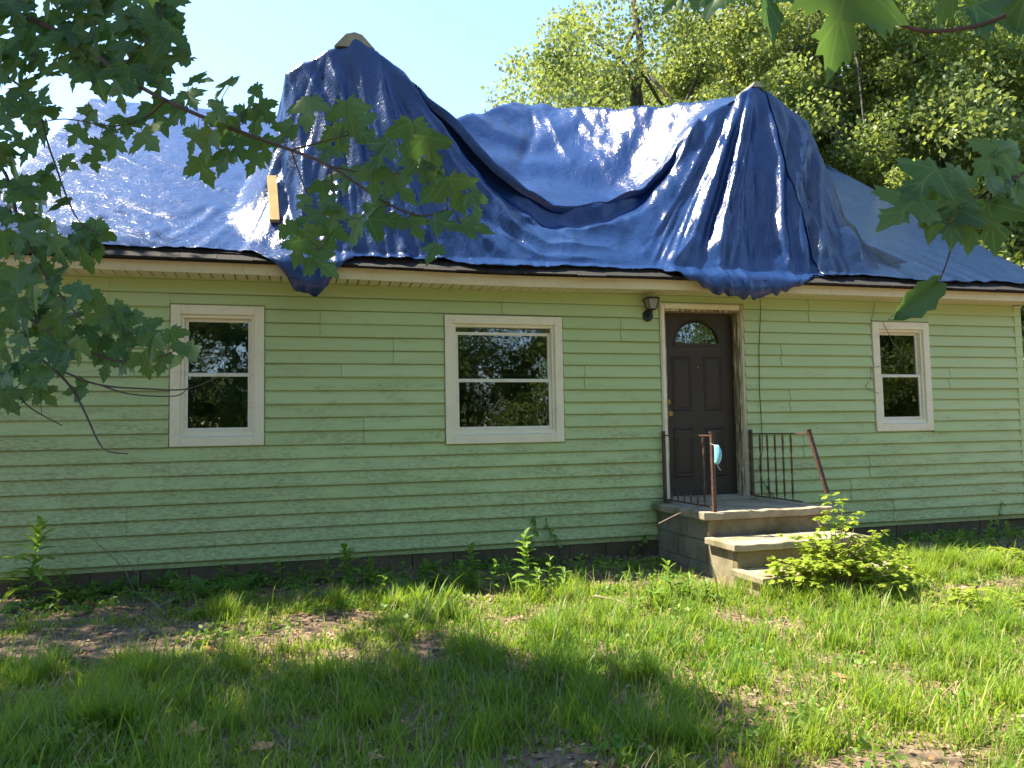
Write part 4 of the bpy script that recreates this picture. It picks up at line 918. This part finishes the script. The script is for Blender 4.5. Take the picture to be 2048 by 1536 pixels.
copy_tree(tD, gp(1950, 24), 3.0, 'tall green tree in the back row at the right frame edge', 1.0)
copy_tree(tA, gp(1480, 27), 4.2, 'oak in the back row behind the right dormer', 1.0)
copy_tree(tE, gp(850, 28), 1.0, 'small tree tip peeking over the left dormer right slope', 1.12)
copy_tree(tE, gp(1010, 25), 2.0, 'low bushy tree behind the chimney hump of the tarp', 1.0)
copy_tree(tE, gp(470, 27), 3.0, 'small tree top showing left of the left dormer', .93)
copy_tree(tC, (17.5, 4.5, -.3), .6, 'tree standing past the right gable end', .8)
# the wood all round the clearing, seen in the window panes and past the gable
rw = random.Random(77); cw, rwad = [], []
for k in range(1700):
    a = rw.uniform(math.pi*1.02, math.pi*1.98); d = rw.uniform(22, 31); cw.append((3+d*1.15*math.cos(a), -3+d*math.sin(a), rw.uniform(-.2, 13)*(.8+.2*math.sin(a*9)))); rwad.append(rw.uniform(.8, 1.6))
for k in range(330):
    a = rw.uniform(-.05*math.pi, 1.05*math.pi); d = rw.uniform(27, 36); cw.append((3+d*math.cos(a), 2+d*math.sin(a), rw.uniform(-.2, 7))); rwad.append(rw.uniform(.8, 1.6))
V, F_, ti = leaf_cloud(cw, rwad, 95, .36, 9, up=.3)
tag(link('woodland', big_mesh('woodland', V, F_, MAT['oak2'], ti)), 'dense green wood around the clearing', 'woodland', kind='stuff')

# ------------------------------------------------------------------ grass and litter
def frame_ok(x, y, m=60):
    u, v, w_ = project((x, y, -.2)); return -m < u < IW+m and v < IH+160
r2 = np.random.default_rng(5)
bare = [(380, 1285, .7, .33), (150, 1280, .5, .3), (560, 1275, .35, .2), (700, 1240, .3, .2), (1270, 1160, .75, .35), (1850, 1490, .45, .14), (1990, 1170, .7, .25), (330, 1215, .7, .22), (1440, 1160, .35, .2), (1320, 1140, .5, .35), (640, 1240, .25, .14)]
bare = [(on_z(u, v, -.25), a, b) for u, v, a, b in bare]
def density(x, y):
    d = .60+.38*vn2(x*1.3, y*1.6, 81)+.38*vn2(x*4, y*4, 82)
    for c, a, b in bare: d = d-1.0*np.exp(-((x-c[0])/a)**2-((y-c[1])/b)**2)
    d = d-1.1*np.clip((y+.75)/.45, 0, 1)-.35*np.clip((y+1.4)/.6, 0, 1)
    return np.clip(d, 0.03, 1)
def blades(n_, lmin, lmax, wmin, wmax, seed, clump=0):
    r_ = np.random.default_rng(seed)
    x = r_.uniform(-3.2, 9.2, n_*3); y = r_.uniform(-5.6, -.1, n_*3)
    if clump:
        k = clump; cx_ = r_.uniform(-3.2, 9.2, k); cy_ = r_.uniform(-5.6, -.7, k); i = r_.integers(0, k, n_*3); x = cx_[i]+r_.normal(0, .045, n_*3); y = cy_[i]+r_.normal(0, .045, n_*3)
    q_ = np.stack([x, y, np.full_like(x, -.25)], 1)-CAM; w_ = q_ @ AF; u = IW/2+F*(q_ @ AR)/w_; v = IH/2-F*(q_ @ AU)/w_
    stair = (x > 3.45) & (x < 4.98) & (y > -2.05)
    ok = (w_ > .3) & (u > -90) & (u < IW+90) & (v < IH+200) & (r_.uniform(0, 1, len(x)) < density(x, y)) & ~stair & (y < -.06)
    x, y, w_ = x[ok][:n_], y[ok][:n_], w_[ok][:n_]; m_ = len(x); z = gz(x, y)
    L = r_.uniform(lmin, lmax, m_)*(.7+.5*density(x, y)); th = r_.uniform(0, 2*np.pi, m_); lean = r_.uniform(.15, 1.0, m_); W_ = r_.uniform(wmin, wmax, m_)
    dx_, dy_ = np.cos(th), np.sin(th); sx, sy = -dy_, dx_; rows_ = []
    for t, wf in ((0, .8), (.35, 1), (.7, .75), (1, .06)):
        bend = lean*t*t*.75+.12*t; hz = L*(t-.33*lean*t*t)
        cx_ = x+dx_*L*bend; cy_ = y+dy_*L*bend
        rows_ += [np.stack([cx_+sx*W_*wf/2, cy_+sy*W_*wf/2, z+hz], 1), np.stack([cx_-sx*W_*wf/2, cy_-sy*W_*wf/2, z+hz], 1)]
    V = np.stack(rows_, 1).reshape(-1, 3); b = (np.arange(m_)*8)[:, None, None]
    F_ = (b+np.array([[0, 1, 3, 2], [2, 3, 5, 4], [4, 5, 7, 6]])[None]).reshape(-1, 4)
    ti = np.repeat(np.clip(.35+.35*vn2(x*.9, y*.9, 91)+r_.normal(0, .22, m_), 0, 1), 8); return V, F_, ti
def cat(parts):
    Vs, Fs, Ts, o_ = [], [], [], 0
    for V, F_, t in parts: Vs.append(V); Fs.append(F_+o_); Ts.append(t); o_ += len(V)
    return np.concatenate(Vs), np.concatenate(Fs), np.concatenate(Ts)
V, F_, ti = cat([blades(66000, .03, .095, .0035, .0075, 1), blades(34000, .08, .21, .003, .006, 2, 620), blades(60000, .025, .065, .007, .015, 3), blades(1000, .16, .30, .007, .011, 4)])
tag(link('grass', big_mesh('grass', V, F_, MAT['grass'], ti)), 'uneven patchy green grass over the front yard', 'grass', kind='stuff')
V, F_, ti = blades(9000, .05, .20, .002, .004, 14)
tag(link('dry_grass', big_mesh('dry_grass', V, F_, MAT['straw'], ti)), 'dry straw coloured grass stalks between the green blades', 'dry grass', kind='stuff')
rg = random.Random(3); gc, gr = [], []
while len(gc) < 420:
    x, y = rg.uniform(-3, 9), -rg.random()**1.6*4.6-.1
    if 3.45 < x < 5 and y > -2.05: continue
    if y < -1.2 and vn2(np.array([x*1.1]), np.array([y*1.1]), 85)[0] < .05: continue
    gc.append((x, y, float(gz(x, y))+rg.uniform(.01, .07))); gr.append(rg.uniform(.06, .16))
V, F_, ti = leaf_cloud(gc, gr, 34, .040, 12, flat=.45, up=1.3)
tag(link('ground_cover', big_mesh('ground_cover', V, F_, MAT['weed'], ti)), 'low leafy ground cover spreading along the wall and through the grass', 'ground cover', kind='stuff')
def scatter_leaves(n_, smin, smax, seed, zoff=.006):
    r_ = np.random.default_rng(seed); x = r_.uniform(-3.2, 9.4, n_*2); y = r_.uniform(-5.4, -.02, n_*2)
    ok = (r_.uniform(0, 1, n_*2) < 1.15-density(x, y)) & ~((x > 3.5) & (x < 4.95) & (y > -2.02)); x, y = x[ok][:n_], y[ok][:n_]; m_ = len(x)
    P_ = np.stack([x, y, gz(x, y)+zoff+r_.uniform(0, .012, m_)], 1); th = r_.uniform(0, 6.283, m_)
    t = unit(np.stack([np.cos(th), np.sin(th), r_.uniform(-.25, .35, m_)], 1)); s = unit(np.cross(t, np.array([0, 0, 1.0])+r_.normal(0, .3, (m_, 3)))); n2 = np.cross(s, t)
    L = r_.uniform(smin, smax, (m_, 1)); W_ = L*r_.uniform(.14, .36, (m_, 1))
    V = np.stack([P_, P_+t*L*.5+s*W_+n2*L*.12, P_+t*L, P_+t*L*.5-s*W_+n2*L*.12], 1).reshape(-1, 3)
    return V, np.arange(len(V)).reshape(-1, 4), np.repeat(r_.uniform(0, 1, m_)**1.2, 4)
V, F_, ti = cat([scatter_leaves(13000, .02, .06, 6), scatter_leaves(9000, .012, .035, 8)])
tag(link('leaf_litter', big_mesh('leaf_litter', V, F_, MAT['dead'], ti)), 'brown leaf litter and bark bits between the grass', 'leaf litter', kind='stuff')
deadm = []
for s in range(3):
    me = maple_mesh('dead_leaf', MAT['dead_o'], 40+s); deadm.append(me)
for i, (u, v, s, lab) in enumerate([(375, 1463, .09, 'curled brown dead leaf in the grass at lower left'), (530, 1488, .10, 'tan dead leaf lying in grass at the bottom left'), (430, 1310, .09, 'orange dead leaf on the bare patch at left'), (1445, 1520, .07, 'small rust dead leaf at the bottom edge'), (1690, 1347, .10, 'pale dead leaf upright in sunlit grass'), (185, 1218, .08, 'orange brown dead leaf near the wall at left'), (735, 1500, .08, 'dry brown dead leaf beside a bare soil patch'), (1590, 1468, .10, 'grey brown dead leaf on soil below the steps')]):
    q_ = on_z(u, v, -.25); b = np.array([q_[0], q_[1], float(gz(q_[0], q_[1]))+.03]); o = link('dead_leaf', deadm[i % 3])
    o.matrix_world = Matrix.Translation(Vector(b)) @ orient((math.cos(i*2), math.sin(i*2), .15), (.2, -.4, 1)).to_4x4() @ Matrix.Scale(s, 4); tag(o, lab, 'leaf', 'single dead leaves on the ground')
# fallen sticks
def stick(pxs, r_, label, z=-.2, m='drytwig', kind='stick'):
    pts = [on_z(u, v, z)+np.array([0, 0, dz]) for u, v, dz in pxs]; b = pts[0].copy()
    o = MB().tube(spline([q_-b for q_ in pts], 4), list(np.linspace(r_, r_*.4, 4*(len(pts)-1)+1)), 6).build('fallen_stick', MAT[m], smooth=True); o.location = b; tag(o, label, kind, 'sticks on the ground')
stick([(330, 1228, 0), (300, 1205, .02), (240, 1178, .02), (110, 1155, .03)], .007, 'long thin grey stick leaning across litter at left', -.2)
stick([(365, 1195, .01), (320, 1213, .01)], .016, 'thick pale stick on the litter near the fern')
stick([(650, 1155, 0), (600, 1170, .01), (560, 1180, 0)], .010, 'brown stick lying by the foundation under the left window')
stick([(1190, 1195, .01), (1230, 1205, .02), (1270, 1215, .0)], .012, 'short pale stick in sunlight left of the steps')
stick([(1870, 1100, .0), (1840, 1105, .03), (1790, 1125, .0)], .010, 'forked dry stick on the ground right of the shrub')
stick([(1760, 1130, 0), (1755, 1100, .16)], .007, 'upright dry stalk beside the shrub'); 
b = on_y(1318, 1047, -1.2); e_ = np.array([3.75, -.75, .36]); o = MB().tube(spline([(0, 0, 0), (e_-b)*.5+np.array([0, 0, .02]), e_-b], 4), .006, 6).build('fallen_stick', MAT['drytwig'], smooth=True); o.location = b; tag(o, 'pale thin stick poking out over the left edge of the landing', 'stick', 'sticks on the ground')

# ------------------------------------------------------------------ weeds
def blade_mesh(name, m, wr, n_=6, droop=.5, serr=0):
    vs_ = []
    for i in range(n_+1):
        t = i/n_; wd = wr*math.sin(math.pi*min(1, .06+t*.94))**.8*(1+serr*(i % 2)); z = .25*t-droop*t*t
        vs_ += [(-wd, t, z+wd*.35), (0, t, z), (wd, t, z+wd*.35)]
    me = bpy.data.meshes.new(name); me.from_pydata(vs_, [], [(i*3+k, i*3+k+1, i*3+k+4, i*3+k+3) for i in range(n_) for k in range(2)]); me.materials.append(m); me.update(); me.shade_smooth(); return me
lance = [blade_mesh('leaf', MAT['weed_o'], .16, droop=d) for d in (.35, .6, .9)]; broad = [blade_mesh('leaf', MAT['weed_o'], .26, droop=d, serr=.12) for d in (.3, .55)]
def weed(u, v, hgt, nl, ll, meshes, label, name='weed', tilt=0, seed=0):
    r_ = random.Random(seed+u); q_ = on_z(u, v, -.235); g_ = float(gz(q_[0], min(q_[1], -.05))); y = min(q_[1], -.06)
    root = empty(name, (q_[0], y, g_)); tag(root, label, 'plant', 'weeds along the foundation')
    lx, ly = r_.uniform(-.15, .15)*hgt+tilt, r_.uniform(-.15, .1)*hgt
    st_ = spline([(0, 0, -.01), (lx*.4, ly*.4, hgt*.5), (lx, ly, hgt)], 4); MB().tube(st_, list(np.linspace(.006, .0025, len(st_))), 5).build('stem', MAT['weed_o'], root, smooth=True)
    for i in range(nl):
        t = .15+.85*i/nl; a = i*2.4+r_.uniform(-.3, .3); k = min(int(t*(len(st_)-1)), len(st_)-2); p_ = st_[k]+(st_[k+1]-st_[k])*(t*(len(st_)-1)-k)
        el = .15+.9*t*t; d = np.array([math.cos(a)*math.cos(el), math.sin(a)*math.cos(el), math.sin(el)])
        put_leaf(root, np.array(p_), d, np.array([0, 0, 1.0])+.2*d, ll*(1.05-.5*t*t)*r_.uniform(.8, 1.15), meshes, np.zeros(3))
    return root
weed(55, 1215, .62, 28, .25, lance, 'tall leafy weed with long narrow leaves at the left frame edge', seed=1)
weed(28, 1200, .22, 9, .10, lance, 'small upright weed beside the tall one at far left', seed=2)
weed(700, 1180, .36, 16, .15, broad, 'broad leaved weed against the foundation between the two left windows', seed=3)
weed(945, 1180, .36, 18, .14, broad, 'serrated green weed below the middle window', seed=4)
weed(1055, 1185, .50, 22, .15, broad, 'tall sunlit leafy weed below the right edge of the middle window', seed=5)
weed(1100, 1180, .30, 10, .11, lance, 'slender yellowish weed right of the sunlit one', seed=6)
weed(1345, 1205, .30, 16, .15, lance, 'rosette of narrow bright leaves just left of the steps', seed=7)
weed(520, 1160, .18, 8, .10, broad, 'low weed by the foundation under the left window', seed=8)
weed(600, 1175, .16, 9, .09, lance, 'small narrow leaved weed right of the left window', seed=9)
weed(805, 1165, .16, 8, .09, broad, 'little round leaved weed near the wall left of the middle window', seed=10)
weed(1160, 1160, .20, 9, .09, broad, 'small shaded weed close to the foundation left of the steps', seed=11)
weed(1875, 1115, .22, 10, .09, broad, 'low green weed at the wall under the narrow right window', seed=12)
weed(1975, 1105, .34, 16, .09, broad, 'bushy weed at the wall near the right house corner', seed=13)
weed(110, 1225, .16, 8, .12, lance, 'drooping weed right of the tall weed at left', seed=14)
wr = random.Random(31)
for i, (u, v, hg, k_) in enumerate([(130, 1200, .20, 0), (185, 1205, .15, 1), (355, 1200, .18, 1), (445, 1185, .22, 0), (560, 1180, .22, 1), (650, 1172, .20, 0), (745, 1178, .26, 1), (770, 1200, .2, 0), (850, 1172, .2, 1), (915, 1185, .26, 1), (985, 1185, .26, 1), (1015, 1170, .24, 0), (1080, 1195, .24, 1), (1130, 1190, .2, 0), (1205, 1165, .14, 1), (1300, 1215, .2, 0), (1380, 1205, .2, 0), (1415, 1200, .16, 1), (1830, 1120, .2, 1), (1920, 1108, .24, 1), (2020, 1098, .28, 1), (1780, 1100, .15, 1)]):
    weed(u, v, hg, 10 if hg < .2 else 13, .10 if k_ else .12, broad if k_ else lance, '%s %s weed at the wall, %s from left in the weed row' % ('short' if hg < .18 else 'tallish' if hg > .23 else 'middling', 'broad leaved' if k_ else 'narrow leaved', 'first second third fourth fifth sixth seventh eighth ninth tenth eleventh twelfth thirteenth fourteenth fifteenth sixteenth seventeenth eighteenth nineteenth twentieth twenty-first twenty-second'.split()[i]), seed=50+i)
# climbing vines on the siding
def climber(px, label, seed):
    r_ = random.Random(seed); pts = [on_y(u, v, -.035) for u, v in px]; root = empty('climbing_vine', pts[0]); tag(root, label, 'vine', 'vines on the siding')
    S = spline([q_-pts[0] for q_ in pts], 5); MB().tube(S, .0025, 5).build('stem', MAT['twig'], root, smooth=True)
    for i in range(2, len(S), 2):
        d = np.array([r_.uniform(-1, 1), -.4, r_.uniform(-.8, .4)]); put_leaf(root, S[i], d, (r_.uniform(-.3, .3), -1, .5), r_.uniform(.05, .085), broad, np.zeros(3))
climber([(1066, 1115), (1062, 1080), (1072, 1050), (1068, 1030)], 'thin vine with dark round leaves climbing the siding below the middle window', 1)
climber([(1120, 1110), (1108, 1075), (1098, 1058), (1092, 1040)], 'curly vine tendril right of the dark leaved vine', 2)
climber([(1250, 1125), (1262, 1095), (1285, 1085), (1292, 1066)], 'vine sprig at the foundation corner beside the stoop', 3)
climber([(1985, 1085), (1990, 1050), (1998, 1030), (2003, 1000)], 'vine sprig climbing the lower siding near the right corner', 4)
# ferns
def frond(L, seed):
    r_ = random.Random(seed); vs_, fs_ = [], []
    n_ = 16
    for i in range(1, n_):
        t = i/n_; c = np.array([0, t*L, L*(.55*t-.5*t*t)]); pl = L*.26*math.sin(math.pi*min(1, .15+t*.85))**.8
        for s in (-1, 1):
            d = np.array([s*.92, .38, -.12+r_.uniform(-.1, .1)])*pl; wv = np.array([0, L*.024, 0]); b = len(vs_)
            vs_ += [c-wv, c+wv, c+d*.6+wv*.9, c+d, c+d*.6-wv*.9]; fs_.append((b, b+4, b+3, b+2, b+1))
    return vs_, fs_
def fern(u, v, L, nf, label, seed):
    r_ = random.Random(seed); q_ = on_z(u, v, -.235); y = min(q_[1], -.08); root = empty('fern', (q_[0], y, float(gz(q_[0], y)))); tag(root, label, 'fern', 'ferns by the foundation')
    for i in range(nf):
        vs_, fs_ = frond(L*r_.uniform(.75, 1.15), seed*10+i); me = bpy.data.meshes.new('frond'); me.from_pydata(vs_, [], fs_)
        a_ = me.attributes.new('tint', 'FLOAT', 'POINT'); a_.data.foreach_set('value', [r_.uniform(.2, .9)]*len(vs_)); me.materials.append(MAT['fern']); me.update()
        o = link('frond', me, root); o.rotation_euler = (R(r_.uniform(8, 55)), 0, 6.283*i/nf+r_.uniform(-.3, .3))
fern(330, 1185, .26, 6, 'upright green fern against the foundation under the left window', 1)
fern(410, 1200, .24, 8, 'spreading fern in front of the foundation right of the upright one', 2)
fern(220, 1195, .22, 7, 'dark fern clump left of the dry forked twig', 3)
fern(480, 1195, .22, 7, 'small fern under the right edge of the left window', 4)
fern(270, 1190, .18, 6, 'little fern close to the pale thick stick', 5)
# dry seedling
b = on_z(278, 1195, -.22); b[1] = max(min(b[1], -.1), -.9)
def tw(pts): return [on_y(u, v, b[1])-b for u, v in pts]
o = MB().tube(tw([(272, 1195), (250, 1140), (215, 1105), (168, 1063)]), [.006, .005, .004, .002], 5).tube(tw([(278, 1195), (276, 1150), (250, 1115), (200, 1093)]), [.005, .004, .003, .002], 5).tube(tw([(276, 1150), (277, 1110)]), .0025, 5).tube(tw([(183, 1090), (140, 1096)]), .002, 5).build('dry_sapling', MAT['drytwig'], smooth=True)
o.location = b; tag(o, 'bare forked dry sapling standing at the foundation under the left window', 'sapling')
# lime shrub by the steps
def shrub(u, v, hgt, rad, ns, nl, label, seed, name='shrub', mat='shrub', lsz=.065):
    r_ = random.Random(seed); q_ = on_z(u, v, -.27); root = empty(name, (q_[0], q_[1], float(gz(q_[0], q_[1])))); tag(root, label, 'shrub', 'low shrubs near the steps')
    mb = MB(); VV, FF, TT, o_ = [], [], [], 0
    for i in range(ns):
        a = r_.uniform(0, 6.283); rr = rad*math.sqrt(r_.random()); hh = hgt*(1-.72*(rr/rad)**1.4)*r_.uniform(.5, 1.05)
        tip = np.array([math.cos(a)*rr, math.sin(a)*rr*.75, hh]); S = spline([(tip[0]*.15, tip[1]*.15, 0), tip*np.array([.5, .5, .75]), tip], 4); mb.tube(S, list(np.linspace(.005, .0015, len(S))), 4)
        for k in range(nl):
            t = .3+.7*(k+1)/nl; p_ = S[min(int(t*(len(S)-1)), len(S)-1)]; az = r_.uniform(0, 6.283)
            d = np.array([math.cos(az), math.sin(az), r_.uniform(.0, .35)]); pe = p_+d*r_.uniform(.03, .07)
            for j, da in enumerate((-1.1, -.5, 0, .5, 1.1)):
                dd = np.array([math.cos(az+da), math.sin(az+da), r_.uniform(-.55, .25)]); sd2 = np.array([-dd[1], dd[0], r_.uniform(-.15, .15)]); L = lsz*(1-.2*abs(da))*r_.uniform(.8, 1.2); W_ = L*.30
                VV += [pe, pe+dd*L*.35+sd2*W_+np.array([0, 0, .006]), pe+dd*L*.7+sd2*W_*.7, pe+dd*L, pe+dd*L*.7-sd2*W_*.7, pe+dd*L*.35-sd2*W_+np.array([0, 0, .006])]
                FF.append([o_+x for x in range(6)]); TT += [min(1, max(0, .5+.5*r_.uniform(-1, 1)))]*6; o_ += 6
    mb.build('stems', MAT['drytwig'], root); tag(link('foliage', big_mesh('foliage', VV, FF, MAT[mat], TT), root), kind='stuff'); return root
shrub(1680, 1195, .86, .62, 80, 7, 'lime green leafy shrub growing over the right side of the steps', 1)
shrub(1790, 1180, .30, .35, 26, 6, 'smaller spreading shrub right of the lime shrub', 2, lsz=.05)
shrub(2000, 1135, .22, .6, 34, 5, 'low sunlit ground shrub near the right frame edge', 3, lsz=.05)
shrub(1960, 1220, .20, .55, 30, 5, 'yellow green low plant in the sun at right', 4, lsz=.05)
shrub(470, 1185, .16, .40, 22, 5, 'dark low ground plant among the ferns', 5, mat='weed', lsz=.05)
shrub(150, 1215, .14, .40, 20, 5, 'dark low ground plant beside the tall weed', 6, mat='weed', lsz=.05)
shrub(880, 1180, .16, .35, 20, 5, 'low leafy plant in shade below the middle window', 7, mat='weed', lsz=.05)
